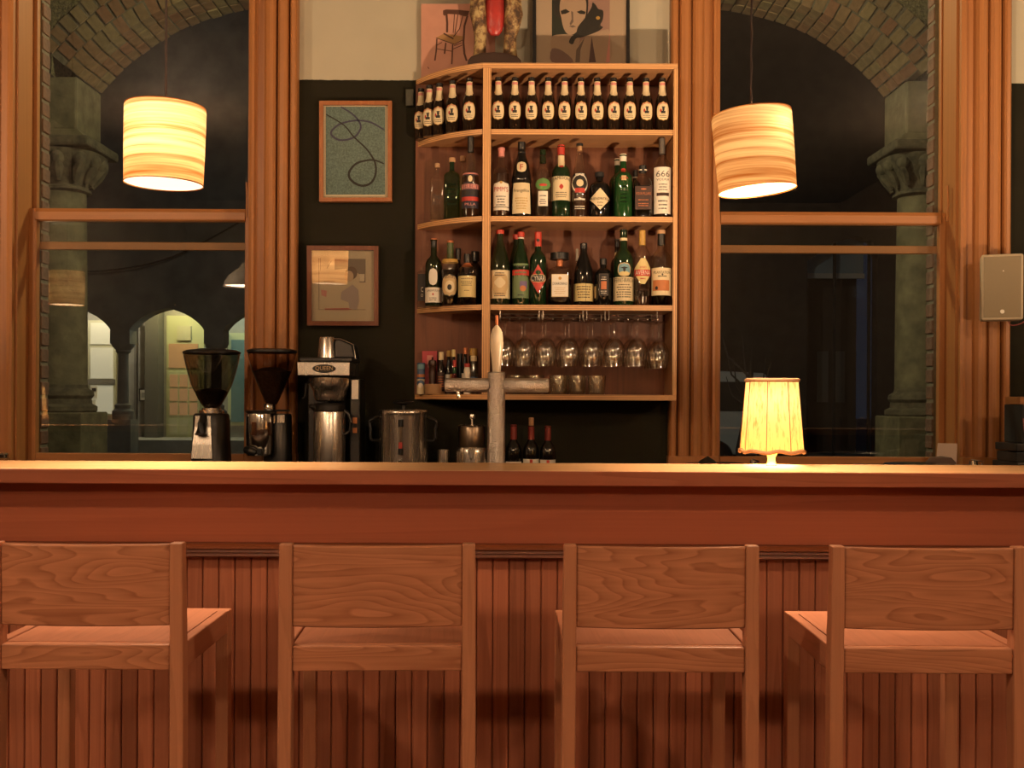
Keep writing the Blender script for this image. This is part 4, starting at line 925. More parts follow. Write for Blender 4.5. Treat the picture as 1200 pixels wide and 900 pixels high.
MB().lathe([(0, 0), (.028, 0), (.030, .004), (.030, H(537)), (.022, H(536))], 24).build('jar_wall', CLEAR, g); MB().lathe([(.022, H(536.5)), (.024, H(536)), (.024, H(532.5)), (.018, H(531)), (0, H(530.6))], 20).build('lid', CHROME, g)
# ================================================================== BEER TAP
DT = 3.52
g = thing('beer_tap', 'frosted chrome T-shaped beer tap tower with cream handle', 'beer tap', (W(581.7, 465, DT)[0], DT, 0.89)); H = lambda py: W(581.7, py, DT)[2] - .89; rt = lambda px: px * DT / F; X = lambda px: rt(px - 581.7)
def frosted():
    m = plain('frosted_chrome', (.55, .50, .45), .3, metal=1.0); nt, N, L = nodes_of(m); p = principled(m)
    tc = N.new('ShaderNodeTexCoord'); vo = N.new('ShaderNodeTexVoronoi'); vo.inputs['Scale'].default_value = 300; L.new(tc.outputs['Object'], vo.inputs['Vector'])
    b = N.new('ShaderNodeBump'); b.inputs['Strength'].default_value = .7; b.inputs['Distance'].default_value = .003; L.new(vo.outputs['Distance'], b.inputs['Height']); L.new(b.outputs[0], p.inputs['Normal'])
    return m
FROST = frosted()
MB().lathe([(0, 0), (rt(16), 0), (rt(16), .008), (rt(10.6), .014), (rt(10.3), H(455)), (rt(9.6), H(440)), (rt(9.6), H(437.5)), (0, H(437.5))], 32).build('column', FROST, g)
MB().lathe([(rt(9.4), H(446)), (rt(10.2), H(445)), (rt(10.2), H(437)), (rt(9.0), H(436)), (0, H(436))], 32).build('collar', FROST, g)
R_ = Matrix.Rotation(PI / 2, 4, 'Y')
for a, b, nm in ((521.5, 573, 'arm'), (590, 643, 'arm')):
    L_ = X(b) - X(a); mm = Matrix.Translation((X(a), 0, H(451.5))) @ R_
    MB().lathe([(0, 0), (rt(7.4), 0), (rt(8.3), .004), (rt(8.3), L_ - .004), (rt(7.4), L_), (0, L_)], 28, M=mm).build(nm, FROST, g)
MB().tube([(X(537), 0, H(459)), (X(537), -.004, H(463)), (X(538), -.006, H(466.5))], [.008, .007, .006], 12).build('nozzle', CHROME, g)
hp = [(rt(4.8), H(436.5)), (rt(5.2), H(430)), (rt(6.2), H(420)), (rt(7.5), H(409)), (rt(7.9), H(402)), (rt(7.2), H(393)), (rt(5.2), H(386)), (rt(2.6), H(382.5)), (rt(1.6), H(381)), (0, H(380.5))]
hd = MB().lathe(hp, 28).build('handle', plain('cream_ceramic', (.72, .60, .42), .3), g)
MB().lathe([(rt(1.4), H(381.5)), (rt(1.7), H(378)), (rt(1.9), H(371)), (rt(1.4), H(369.5)), (0, H(369))], 14).build('handle_tip', COPPER, hd)
# ================================================================== LAMPS
SH1 = shade_mat('pendant_veneer', (1.0, .70, .34), (.46, .17, .04), (1.2, 1.2, 62), .03, 0.3, (.36, .64))
DIFF = emissive('frosted_diffuser', (1, .80, .52), .9)
BULB = bpy.data.materials.new('clear_bulb'); nt, N, L = nodes_of(BULB); N.remove(principled(BULB))
_t = N.new('ShaderNodeBsdfTransparent'); _e = N.new('ShaderNodeEmission'); _e.inputs[0].default_value = (1, .72, .38, 1); _e.inputs[1].default_value = 8
_m = N.new('ShaderNodeMixShader'); _m.inputs[0].default_value = .1; L.new(_t.outputs[0], _m.inputs[1]); L.new(_e.outputs[0], _m.inputs[2]); L.new(_m.outputs[0], N['Material Output'].inputs[0])
CORD = plain('brown_cord', (.035, .016, .010), .6)
def pendant(label, x, y, zb, tilt, bulb=(0, -.02, .66), k=1.0, hgt=.229, r=.1165, big=False, chain=False):
    g = thing('pendant_lamp', label, 'pendant lamp', (x, y, ZC), 'veneer pendants above the bar')
    piv = zb + hgt - ZC
    T = Matrix.Translation((0, 0, piv)) @ Matrix.Rotation(math.radians(tilt), 4, 'Y') @ Matrix.Translation((0, 0, -piv))
    z0 = zb - ZC
    sh = MB().lathe([(r * .965, z0), (r * .985, z0 + hgt * .4), (r, z0 + hgt - .008), (r - .004, z0 + hgt)], 56, M=T, cap=False).build('shade', SH1, g)
    for zq, rq in ((z0 + .001, r * .966), (z0 + hgt - .001, r - .002)):
        n = 56; MB().tube([tuple(T @ Vector((rq * math.cos(2 * PI * i / n), rq * math.sin(2 * PI * i / n), zq))) for i in range(n)], .0016, 6, closed=True).build('rim', SH1, sh)
    MB().lathe([(r * .958, z0 + .003), (r * .958, z0 + .004), (0, z0 + .004)], 48, M=T, cap=False).build('diffuser', DIFF, g)
    sp = MB()
    for q in range(3):
        a = 2 * PI * q / 3 + .4; sp.tube([T @ Vector((0, 0, z0 + hgt - .012)), T @ Vector(((r - .003) * math.cos(a), (r - .003) * math.sin(a), z0 + hgt - .006))], .0016, 6)
    sp.build('spider', BLACK, g)
    MB().lathe([(.018, z0 + hgt - .055), (.020, z0 + hgt - .05), (.018, z0 + hgt + .01), (.006, z0 + hgt + .02), (0, z0 + hgt + .02)], 16, M=T).build('socket', BLACK, g)
    bp = tuple(T @ Vector((bulb[0], bulb[1], z0 + hgt * bulb[2])))
    MB().sphere(bp, .028, 16, 10).build('bulb', BULB, g)
    if chain:
        cr = MB(); pts = []
        for i in range(60):
            zq = z0 + hgt + .015 + (-(z0 + hgt) - .03) * i / 59; pts.append((.0022 * math.sin(i * 2.1), .0022 * math.cos(i * 2.1), zq))
        cr.tube(pts, .0028, 6); cr.tube([(-.001, .002, z0 + hgt + .01), (0, 0, -.002)], .0022, 6)
        cr.build('cord', CORD, g)
    else: MB().tube([(0, 0, z0 + hgt + .015), (.001, 0, z0 * .5), (0, 0, -.002)], .0036, 8).build('cord', CORD, g)
    MB().lathe([(0, -.03), (.035, -.028), (.045, -.01), (.045, -.001), (0, -.001)], 20).build('ceiling_rose', BLACK, g)
    lamp_light('pendant_bulb_light', bp, POWER['pendant_in'] * k, (1, .80, .60), g, .03)
    lamp_light('pendant_down_light', tuple(T @ Vector((0, 0, z0 - .002))), POWER['pendant_down'], WARM, g, kind='AREA', size=r * 1.8, rot=(0, math.radians(tilt), 0), spread=math.radians(95))
    return g
YP = 3.15
pendant('striped veneer drum pendant hanging before the window with the lit doorway', W(194, 165, YP)[0], YP, W(194, 216, YP)[2], 1.2, (0, -.035, .66), 1.6)
pendant('striped veneer drum pendant hanging askew beside the bottle shelf', W(880, 175, YP)[0], YP, W(882, 224, YP)[2], -5.0, (.045, -.055, .72), .62, r=.1165, chain=True)
pendant('striped veneer drum pendant mirrored in the window glass', -3.04, YP, W(194, 216, YP)[2] - .01, 0.5)
# ---- dome pendants lighting the seating area
ENAMEL = plain('cream_enamel', (.55, .50, .42), .4)
def dome(x, y, zb, label):
    g = thing('dome_pendant', label, 'pendant lamp', (x, y, ZC), 'dome pendants over the seating area'); z0 = zb - ZC
    MB().lathe([(.20, z0), (.19, z0 + .03), (.15, z0 + .10), (.09, z0 + .15), (.04, z0 + .18), (.03, z0 + .23), (0, z0 + .235)], 40, cap=False).build('shade', ENAMEL, g)
    MB().tube([(0, 0, z0 + .23), (0, 0, -.002)], .004, 8).build('cord', BLACK, g)
    MB().sphere((0, 0, z0 + .055), .04, 16, 10).build('bulb', BULB, g)
    MB().lathe([(.188, z0 + .018), (0, z0 + .018)], 36, cap=False).build('diffuser', DIFF, g)
    lamp_light('dome_bulb_light', (0, 0, z0 + .012), POWER['dome'], WARM, g, kind='AREA', size=.36, spread=math.radians(175))
    lamp_light('dome_inner_light', (0, 0, z0 + .06), 3, WARM, g, .03)
dome(-2.6, .1, 2.36, 'cream dome pendant over the seating, mirrored in the window')
OPAL = emissive('opal_glass_globe', (1.0, .72, .42), 5)
def globe(x, y, z, label, r=.15, pw='globe'):  # added globe lamps, all out of view, standing in for the room lighting
    g = thing('added_globe_lamp', label, 'pendant lamp', (x, y, ZC), 'added globe lamps out of view')
    MB().tube([(0, 0, z - ZC + r + .01), (0, 0, -.002)], .005, 8).build('rod', BLACK, g)
    MB().sphere((0, 0, z - ZC), r, 28, 16).build('globe', OPAL, g)
    MB().lathe([(.05, z - ZC + r - .015), (.06, z - ZC + r - .01), (.045, z - ZC + r + .03), (0, z - ZC + r + .035)], 20).build('gallery', GOLD, g)
    lamp_light('added_globe_light', (0, 0, z - ZC), POWER[pw], WARM, g, r + .005)
globe(-1.5, -2.5, 3.0, 'added opal globe fill lamp out of view deeper in the room, towards the lit doorway side')
globe(1.7, -2.5, 3.0, 'added opal globe fill lamp out of view deeper in the room, towards the wall speaker side')
globe(-3.25, .2, 3.4, 'small added opal globe lamp out of view beside the stools, towards the lit doorway side', .10, 'side')  # unseen lamps added at the sides, placed from the slant of stool shadows
globe(4.2, .2, 3.4, 'small added opal globe lamp out of view beside the stools, towards the wall speaker side', .10, 'side')
# ---- table lamps on the bar
SH2 = shade_mat('pleated_silk_shade', (1.0, .78, .40), (.50, .23, .06), (150, 150, 14), .05, 0.0, (.30, .50))
BAND = plain('brown_trim_tape', (.20, .095, .035), .7)
LBASE = bpy.data.materials.new('glowing_amber_glass')
nt, N, L = nodes_of(LBASE); p_ = principled(LBASE); p_.inputs['Base Color'].default_value = (.85, .55, .10, 1); p_.inputs['Roughness'].default_value = .15
p_.inputs['Emission Color'].default_value = (1.0, .58, .10, 1); p_.inputs['Emission Strength'].default_value = .22
def table_lamp(label, x, y, on_group):
    g = thing('table_lamp', label, 'table lamp', (x, y, 1.10), on_group)
    k = y / F
    zt, zb2, rt_, rb = (545 - 444) * k, (545 - 529) * k, 30.5 * k, 37.5 * k
    base = MB().lathe([(0, 0), (6.2 * k, 0), (6.4 * k, .002), (5.4 * k, .005), (4.4 * k, 6 * k), (4.6 * k, 10 * k), (7 * k, 14 * k), (9.2 * k, 16.5 * k), (9.0 * k, 22 * k), (5 * k, 30 * k), (0, 31 * k)], 28).build('base', LBASE, g)
    # shade: rounded square, six soft pleats with scalloped bottom
    v = []; f = []; n = 64; m = 8
    for j in range(m + 1):
        t = j / m
        for i in range(n):
            a = 2 * PI * i / n; c_, s_ = math.cos(a), math.sin(a)
            q = 1 / (abs(c_) ** 3.2 + abs(s_) ** 3.2) ** (1 / 3.2)
            r = (rb + (rt_ - rb) * t) * q * .93 * (1 + .012 * math.cos(8 * a))
            z = zb2 + (zt - zb2) * t + (.003 * math.cos(8 * a) * (1 - t))
            v.append((r * c_, r * s_, z))
    for j in range(m):
        for i in range(n): a = j * n + i; b = j * n + (i + 1) % n; f.append((a, b, b + n, a + n))
    sh = MB().add(v, f, True).build('shade', SH2, g, sharp=80)
    for row, nm in ((0, 'lower_trim'), (m, 'upper_trim')):
        ring = [Vector(q) * 1.0 for q in v[row * n:(row + 1) * n]]
        MB().tube([(q.x * 1.006, q.y * 1.006, q.z + (.003 if row == 0 else -.003)) for q in ring], .006, 6, closed=True).build(nm, BAND, sh)
    for q in range(8):
        i = (q * 8 + 4) % n; MB().tube([tuple(Vector(v[j * n + i]) * 1.0 + Vector((v[j * n + i][0] * .012, v[j * n + i][1] * .012, 0))) for j in range(m + 1)], .0013, 5).build('seam', BAND, sh)
    MB().tube([(0, 0, 30 * k), (0, 0, zt - .015)], .004, 8).build('stem', GOLD, g)
    MB().sphere((0, 0, zb2 + (zt - zb2) * .72), .024, 16, 10).build('bulb', BULB, g)
    lamp_light('table_bulb_light', (0, 0, zb2 + (zt - zb2) * .72), POWER['table'], WARM, g, .022)
    lamp_light('table_down_light', (0, 0, zb2 + .004), POWER['table_down'], WARM, g, kind='AREA', size=rb * 1.6, spread=math.radians(150))
    lamp_light('table_up_light', (0, 0, zt + .002), POWER['table_up'], WARM, g, kind='AREA', size=.06, rot=(PI, 0, 0), spread=math.radians(178))
table_lamp('small table lamp with glowing pleated shade and amber glass foot on the bar', W(904, 545, 3.24)[0], 3.24, 'table lamps on the bar')
table_lamp('small table lamp on the bar mirrored in the window glass', -3.25, 3.2, 'table lamps on the bar')
table_lamp('small added table lamp out of view at the far end of the bar beyond the wall speaker', 3.05, 3.2, 'table lamps on the bar')  # unseen lamp, added to match the shelf shadow on the upper wall
g = thing('white_bowl', 'white bowl on the bar mirrored in the window glass', 'bowl', (-2.66, 3.2, 1.10))
MB().lathe([(0, 0), (.03, 0), (.032, .005), (.052, .028), (.070, .068), (.072, .072), (.068, .07), (.05, .031), (.028, .010), (0, .008)], 32).build('bowl_wall', plain('white_ceramic', (.8, .76, .68), .25), g)
# ================================================================== PICTURES
def frame_rect(root, org, a, b, c, d_, w, depth0, depth1, mat):
    """four mitred frame bars around pixel rectangle a,b (left, top) .. c,d_ (right, bottom); w in pixels"""
    out = [(a, b), (c, b), (c, d_), (a, d_)]; inn = [(a + w, b + w), (c - w, b + w), (c - w, d_ - w), (a + w, d_ - w)]
    for i in range(4):
        j = (i + 1) % 4; q = [out[i], out[j], inn[j], inn[i]]
        v = [W(*p, depth0) for p in q] + [(x, depth1, z) for x, _, z in (W(*p, depth0) for p in q)]
        MB().add(v, [(3, 2, 1, 0), (4, 5, 6, 7)] + [(k, (k + 1) % 4, (k + 1) % 4 + 4, k + 4) for k in range(4)]).build('frame_bar', mat, root, org=org)
def slab(name, pts, d0, d1, mat, root, org):
    v = [W(*p, d0) for p in pts] + [(x, d1, z) for x, _, z in (W(*p, d0) for p in pts)]; n = len(pts)
    return MB().add(v, [tuple(reversed(range(n))), tuple(range(n, 2 * n))] + [(k, (k + 1) % n, (k + 1) % n + n, k + n) for k in range(n)]).build(name, mat, root, org=org)
def rect(a, b, c, d_): return [(a, b), (c, b), (c, d_), (a, d_)]
ORFRAME = wood('orange_frame_wood', (.40, .15, .05), (.30, .10, .03), 'z', 1, 12, 4, rough=.4)
BRFRAME = wood('brown_frame_wood', (.17, .055, .022), (.12, .036, .014), 'z', 1, 12, 4, rough=.4)
PAPER = plain('paper', (.62, .50, .33), .7)
MATB = plain('pale_mount', (.70, .60, .42), .7)
BLUEP = plain('blue_green_print', (.14, .205, .185), .7, var=.35, vscale=150)
# blue print with looping lines
d = 5.052
g = thing('framed_print', 'orange-wood framed blue print with two looping lines', 'picture', W(416, 236, 5.07)); o = g.location
frame_rect(g, o, 374, 118, 459, 236, 4.6, 5.045, 5.0795, ORFRAME)
slab('mount', rect(378, 122, 455, 232), 5.062, 5.0785, MATB, g, o)
slab('print', rect(381.8, 125, 451.2, 228), 5.0605, 5.0618, BLUEP, g, o)
sx = lambda x: 365 + x * .15; sy = lambda y: 110 + y * .15
l1 = [(sx(a), sy(b)) for a, b in ((230, 102), (310, 150), (365, 205), (385, 262), (350, 325), (290, 355), (215, 360), (160, 325), (158, 290), (215, 240), (310, 212), (400, 210), (480, 230), (565, 280))]
l2 = [(sx(a), sy(b)) for a, b in ((114, 160), (210, 215), (270, 260), (330, 335), (420, 420), (470, 485), (500, 550), (500, 630), (465, 695), (400, 718), (335, 695), (295, 650), (300, 600), (350, 545), (430, 520), (500, 520), (566, 546))]
VIOL = plain('indigo_line', (.055, .050, .105), .7)
m = MB(); P = smooth_path(l1, 6); px_line(m, P, [1.7 + .6 * math.sin(PI * i / len(P)) for i in range(len(P))], 5.0601); m.build('drawn_line', VIOL, g, org=o)
m = MB(); P = smooth_path(l2, 6); px_line(m, P, [1.4 + 1.3 * math.sin(PI * (i / len(P)) ** 1.6) for i in range(len(P))], 5.0600); m.build('drawn_line', INK, g, org=o)
MB().box(*[q for q in (W(378.2, 125, 5.052)[0], W(454.8, 125, 5.052)[0])], 5.0515, 5.053, W(400, 232, 5.052)[2] + .001, W(400, 122, 5.052)[2] - .001).build('glazing', thin_glass('picture_glass', (.96, .96, .94), 0, 1.35), g, org=o)
# pencil drawing under glass
g = thing('framed_drawing', 'brown framed pencil drawing of a seated person under reflecting glass', 'picture', W(402, 382, 5.07)); o = tuple(g.location)
g.rotation_euler = (.027, 0, .04); g.location.y -= .013
frame_rect(g, o, 360.5, 288.5, 443.5, 381.5, 5.2, 5.045, 5.0795, BRFRAME)
slab('paper', rect(365, 293, 439, 377), 5.062, 5.0785, PAPER, g, o)
GREYP = plain('grey_pencil', (.20, .15, .11), .8); LILAC = plain('lilac_pencil', (.42, .33, .30), .8); SKIN = plain('tan_pencil', (.60, .42, .26), .8)
ux = lambda x: 355 + x * .1222; uy = lambda y: 280 + y * .1222
dr = lambda pts: [(ux(a), uy(b)) for a, b in pts]
e = 5.0612
def ink(nm, pts, mat, eps=0): m = MB(); px_poly(m, dr(pts), e - eps); m.build(nm, mat, g, org=o)
ink('dark_wall', [(310, 195), (605, 195), (603, 420), (545, 420), (545, 345), (490, 300), (420, 290), (310, 300)], GREYP)
ink('hair', ellipse(470, 330, 55, 62, 20), plain('brown_pencil', (.13, .07, .04), .8), .0001)
ink('face', ellipse(448, 362, 42, 52, 20), SKIN, .0002)
ink('jacket', [(365, 580), (375, 510), (480, 440), (535, 490), (542, 600), (520, 680), (450, 670), (440, 610)], LILAC, .0003)
ink('sleeve', [(180, 520), (260, 560), (370, 510), (400, 470), (480, 480), (450, 590), (370, 640), (200, 600)], PAPER, .0002)
ink('cuff', [(180, 490), (235, 500), (230, 560), (185, 545)], PINK, .0003)
ink('red_table_edge', [(210, 670), (430, 665), (480, 678), (430, 686), (220, 684)], RED, .0004)
ink('wall_picture', [(545, 340), (595, 340), (592, 410), (547, 410)], MATB, .0003)
m = MB()
for P in ([(160, 190), (160, 680), (600, 680)], [(175, 190), (175, 310)], [(205, 410), (310, 410)], [(215, 440), (310, 440)], [(280, 215), (235, 290)]): px_line(m, dr(P), .7, e - .0005)
m.build('pencil_line', GREYP, g, org=o)
MB().box(W(365.4, 300, 5.052)[0], W(438.6, 300, 5.052)[0], 5.0515, 5.053, W(400, 376.4, 5.052)[2], W(400, 293.6, 5.052)[2]).build('glazing', thin_glass('drawing_glass', (.96, .96, .94), 0, 2.3), g, org=o)
# pink canvas with a painted chair, leaning on the wall above the shelf
TOPZ = shelf_z[0]
g = thing('chair_painting', 'pink canvas painted with a wooden chair, standing on the shelf top', 'painting', (W(527, 75, 5.05)[0], 5.05, TOPZ)); o = g.location
PK = plain('pink_canvas', (.50, .25, .17), .8, var=.08, vscale=12); CH = plain('painted_brown', (.085, .030, .014), .7); CHY = plain('painted_straw', (.36, .19, .065), .7)
slab('canvas', [(493.5, 4.5), (580, 4.5), (580, 92.5), (493.5, 92.5)], 5.045, 5.074, PK, g, o)
cx = lambda x: 490 + x * .1167; cy = lambda y: y * .1167
cp = lambda pts: [(cx(a), cy(b)) for a, b in pts]
m = MB(); px_poly(m, cp([(180, 380), (260, 335), (450, 365), (445, 395), (365, 445)]), 5.0447); m.build('painted_seat', CHY, g, org=o)
m = MB(); px_poly(m, cp([(250, 105), (280, 95), (400, 98), (515, 110), (500, 160), (470, 165), (400, 145), (290, 140), (265, 160), (250, 145)]), 5.0446); m.build('painted_top_rail', CH, g, org=o)
m = MB()
for P, w in (([(285, 140), (292, 230), (290, 325)], 2.4), ([(365, 140), (352, 330)], 1), ([(400, 142), (370, 330)], 1.1), ([(450, 155), (415, 290), (355, 370)], 1.2), ([(495, 160), (465, 260), (455, 430), (465, 540), (488, 612)], 2.3),
             ([(188, 390), (183, 500), (168, 608)], 1.7), ([(278, 430), (265, 540)], 1.8), ([(347, 445), (338, 645)], 1.7), ([(188, 490), (340, 515)], .9), ([(345, 495), (440, 455), (435, 430), (360, 460)], .9), ([(190, 455), (240, 425)], .8), ([(255, 335), (355, 390)], 1.8), ([(180, 380), (365, 445), (450, 400)], 1.0), ([(95, 672), (110, 690)], .8)):
    px_line(m, cp(P), w, 5.0445)
m.build('painted_line', CH, g, org=o)
# tall print with a black frame: simplified figure and black cat
g = thing('framed_portrait', 'narrow black framed print of a figure with a black cat, on the shelf top', 'picture', (W(682, 75, 5.03)[0], 5.04, TOPZ)); o = g.location
BT = -62
for a, b, c, dd in ((624.3, BT, 628.3, 77), (734, BT, 738, 77), (628.3, BT, 734, BT + 4), (628.3, 74.6, 734, 77)): slab('frame_bar', rect(a, b, c, dd), 5.02, 5.046, BLACK, g, o)
slab('mount', rect(628.3, BT + 4, 734, 75.3), 5.028, 5.044, plain('beige_mount', (.46, .34, .24), .8), g, o)
qx = lambda x: 615 + x * .15; qy = lambda y: y * .15
qp = lambda pts: [(qx(a), qy(b)) for a, b in pts]
def pr(nm, pts, c, k): m = MB(); px_poly(m, qp(pts), 5.0275 - .0001 * k); m.build(nm, c, g, org=o)
pr('print_ground', [(212, -330), (664, -330), (664, 487), (212, 487)], plain('print_mauve', (.34, .20, .16), .8), 0)
pr('dark_ground', [(212, -330), (440, -330), (440, 280), (212, 280)], plain('print_dark_green', (.02, .024, .016), .8), 1)
SKINP = plain('print_flesh', (.42, .29, .20), .8); GR = plain('print_grey', (.16, .11, .085), .8); PLUM = plain('print_plum', (.10, .055, .055), .8)
pr('hair', smooth_path([(235, -60), (300, -150), (420, -150), (490, -60), (490, 110), (460, 160), (270, 140), (225, 90)], 4, True), INK, 2)
pr('face', smooth_path([(272, 70), (290, -20), (380, -50), (470, -10), (478, 100), (450, 190), (385, 265), (330, 262), (300, 210), (285, 140)], 5, True), SKINP, 3)
pr('brow', [(280, 85), (320, 70), (352, 92), (318, 108), (285, 112)], INK, 4); pr('brow', [(405, 92), (440, 80), (476, 92), (470, 112), (430, 108)], INK, 4)
pr('nose_shadow', [(362, 85), (378, 95), (380, 170), (358, 200), (350, 185), (366, 150)], GR, 4); pr('mouth', [(345, 205), (375, 196), (400, 208), (372, 216)], GR, 4)
pr('shoulder', smooth_path([(212, 290), (290, 268), (380, 275), (430, 300), (410, 380), (395, 487), (300, 487), (212, 400)], 4, True), SKINP, 5)
pr('arm', smooth_path([(212, 380), (300, 400), (380, 487), (212, 487)], 3, True), plain('print_lilac', (.22, .13, .11), .8), 6)
pr('legs', smooth_path([(400, 487), (405, 380), (470, 290), (560, 250), (620, 235), (664, 250), (664, 487)], 3, True), SKINP, 6)
pr('leg_shadow', [(395, 487), (402, 390), (470, 290), (435, 390), (430, 487)], GR, 7); pr('leg_shadow', [(500, 487), (522, 285), (556, 487)], PLUM, 7); pr('pink_edge', [(632, 487), (650, 370), (664, 250), (664, 487)], PINK, 8)
pr('cat', smooth_path([(345, 330), (365, 285), (400, 265), (415, 210), (470, 140), (520, 60), (530, 20), (555, 40), (575, 70), (612, 85), (610, 150), (590, 195), (610, 215), (560, 250), (450, 290), (400, 300), (375, 345)], 4, True), INK, 9)
pr('cat_eye', ellipse(572, 140, 16, 14, 12), GOLD, 10)
MB().box(W(628.5, 0, 5.0245)[0], W(733.8, 0, 5.0245)[0], 5.0235, 5.025, TOPZ + .012, W(680, BT + 4, 5.0245)[2] - .003).build('glazing', MATS['picture_glass'], g, org=o)
# small dark wall box beside the shelf
g = tag(MB().box(W(475.5, 110, 5.06)[0], W(484.8, 110, 5.06)[0], 5.055, 5.0795, W(480, 124, 5.06)[2], W(480, 104.5, 5.06)[2]).build('wall_junction_box', plain('dark_green_box', (.035, .035, .02), .5), bevel=.003), 'small dark green box fixed to the wall at the shelf corner', 'wall box')
# ================================================================== SCULPTURE
def gilded():
    m = bpy.data.materials.new('worn_gilt_wood'); nt, N, L = nodes_of(m); p = principled(m)
    tc = N.new('ShaderNodeTexCoord'); n = N.new('ShaderNodeTexNoise'); n.inputs['Scale'].default_value = 22; n.inputs['Detail'].default_value = 8; n.inputs['Roughness'].default_value = .7; L.new(tc.outputs['Object'], n.inputs['Vector'])
    r = N.new('ShaderNodeValToRGB'); e = r.color_ramp.elements; e[0].position = .42; e[0].color = (.055, .028, .012, 1); e[1].position = .60; e[1].color = (.42, .31, .13, 1)
    x = r.color_ramp.elements.new(.5); x.color = (.17, .09, .035, 1)
    L.new(n.outputs['Fac'], r.inputs[0]); L.new(r.outputs[0], p.inputs['Base Color']); p.inputs['Roughness'].default_value = .6
    b = N.new('ShaderNodeBump'); b.inputs['Strength'].default_value = .5; b.inputs['Distance'].default_value = .006; L.new(n.outputs['Fac'], b.inputs['Height']); L.new(b.outputs[0], p.inputs['Normal'])
    return m
GILT = gilded()
d = 4.93
g = thing('carved_sculpture', 'carved wooden hands on worn gilt forearms cupping a red oval', 'sculpture', (W(582, 75, d)[0], d, TOPZ)); o = g.location
V = lambda x, y, dy=0.0: (lambda q: (q[0], q[1] + dy, q[2]))(W(490 + x * .1167, y * .1167, d))
MB().prism([(V(500, 0)[0] + .0, TOPZ), (V(1045, 0)[0], TOPZ), (V(1040, 0)[0], TOPZ + .034), (V(1000, 0)[0], TOPZ + .052), (V(900, 0)[0], TOPZ + .068), (V(770, 0)[0], TOPZ + .072), (V(640, 0)[0], TOPZ + .068), (V(540, 0)[0], TOPZ + .052), (V(505, 0)[0], TOPZ + .034)][::-1], d - .05, d + .05, 'y').build('base', plain('dark_carved_wood', (.05, .022, .012), .5), g, org=o, bevel=.006)
up = []
for s_, P in ((-1, [(613, 620, .042), (618, 540, .038), (620, 480, .036), (625, 380, .036), (622, 250, .046), (600, 130, .050), (598, 20, .046), (615, -120, .042), (650, -250, .036), (700, -360, .026)]),
              (1, [(925, 620, .047), (923, 540, .042), (922, 480, .038), (925, 380, .036), (940, 260, .050), (960, 150, .055), (950, 20, .048), (925, -120, .042), (890, -250, .036), (840, -360, .026)])):
    h = MB(); pts = [V(a, b) for a, b, _ in P]; h.tube(pts, [r * .78 for *_, r in P], 14)
    a_ = h.build('forearm', GILT, g, org=o, sharp=80)
    # fingers laid round the oval: four long ridges and a thumb rising out of each palm
    for k in range(4):
        fx = P[5][0] + s_ * (-30 + k * 26); yy = -.030 + k * .012
        MB().tube(smooth_path([V(fx, 180, yy), V(fx + s_ * 8, 60, yy - .012), V(fx - s_ * 4, -90, yy - .014), V(fx - s_ * 40, -210 - 14 * k, yy - .006)], 4), [.008, .0095, .011, .011, .011, .0105, .010, .0105, .0105, .010, .009, .008, .006][:13], 8).build('finger', GILT, a_, org=o)
    fx = P[5][0] - s_ * 46
    MB().tube(smooth_path([V(fx, 250, -.02), V(fx + s_ * 4, 130, -.034), V(fx - s_ * 6, 20, -.036), V(fx - s_ * 14, -70, -.03)], 4), [.010, .012, .013, .014, .014, .0135, .013, .0125, .012, .011, .010, .008, .006], 8).build('thumb', GILT, a_, org=o)
REDP = plain('red_lacquer', (.34, .028, .022), .35, bump=.3, bscale=30, var=.25, vscale=14)
c0 = V(770, 90); m = MB(); prof = [(0, -.125), (.020, -.121), (.034, -.105), (.043, -.075), (.0455, -.03), (.0455, .03), (.041, .09), (.030, .13), (.015, .15), (0, .155)]
m.lathe(prof, 24, dr=.7, M=Matrix.Translation(c0)); m.build('red_oval', REDP, g, org=o)
# ================================================================== SPEAKER ON THE CASING
BEIGE = plain('beige_cabinet', (.42, .33, .21), .55); GRILLE = plain('beige_grille', (.30, .235, .14), .8, bump=.6, bscale=900)
g = thing('wall_speaker', 'beige box loudspeaker mounted on the window casing', 'speaker', (W(1173, 376, 4.93)[0], 4.93, W(1173, 376, 4.93)[2]), rotz=math.radians(-20))
w_, h_ = .088, .302
b = MB(); b.box(-w_, w_, -.06, .05, 0, h_); bd = b.build('cabinet', BEIGE, g, bevel=.010, segs=4)
MB().box(-w_ + .010, w_ - .010, -.0645, -.0595, .012, h_ - .012).build('grille', GRILLE, g, bevel=.004)
MB().lathe([(0, 0), (.0095, 0), (.0085, .002), (0, .002)], 20, M=Matrix.Translation((0.0, -.0646, .038)) @ Matrix.Rotation(PI / 2, 4, 'X')).build('badge', WHITE, g)
MB().lathe([(0, 0), (.003, 0), (0, .001)], 10, M=Matrix.Translation((.004, -.0646, h_ * .74)) @ Matrix.Rotation(PI / 2, 4, 'X')).build('indicator', WHITE, g)
MB().box(-.02, .02, .0505, .085, h_ * .4, h_ * .6).build('bracket', BLACK, g, bevel=.003)
MB().tube(smooth_path([(.03, .052, .03), (.045, .06, -.015), (.09, .06, -.01), (.13, .07, .02)], 5), .0025, 6).build('cable', plain('pink_cable', (.30, .07, .06), .5), g)
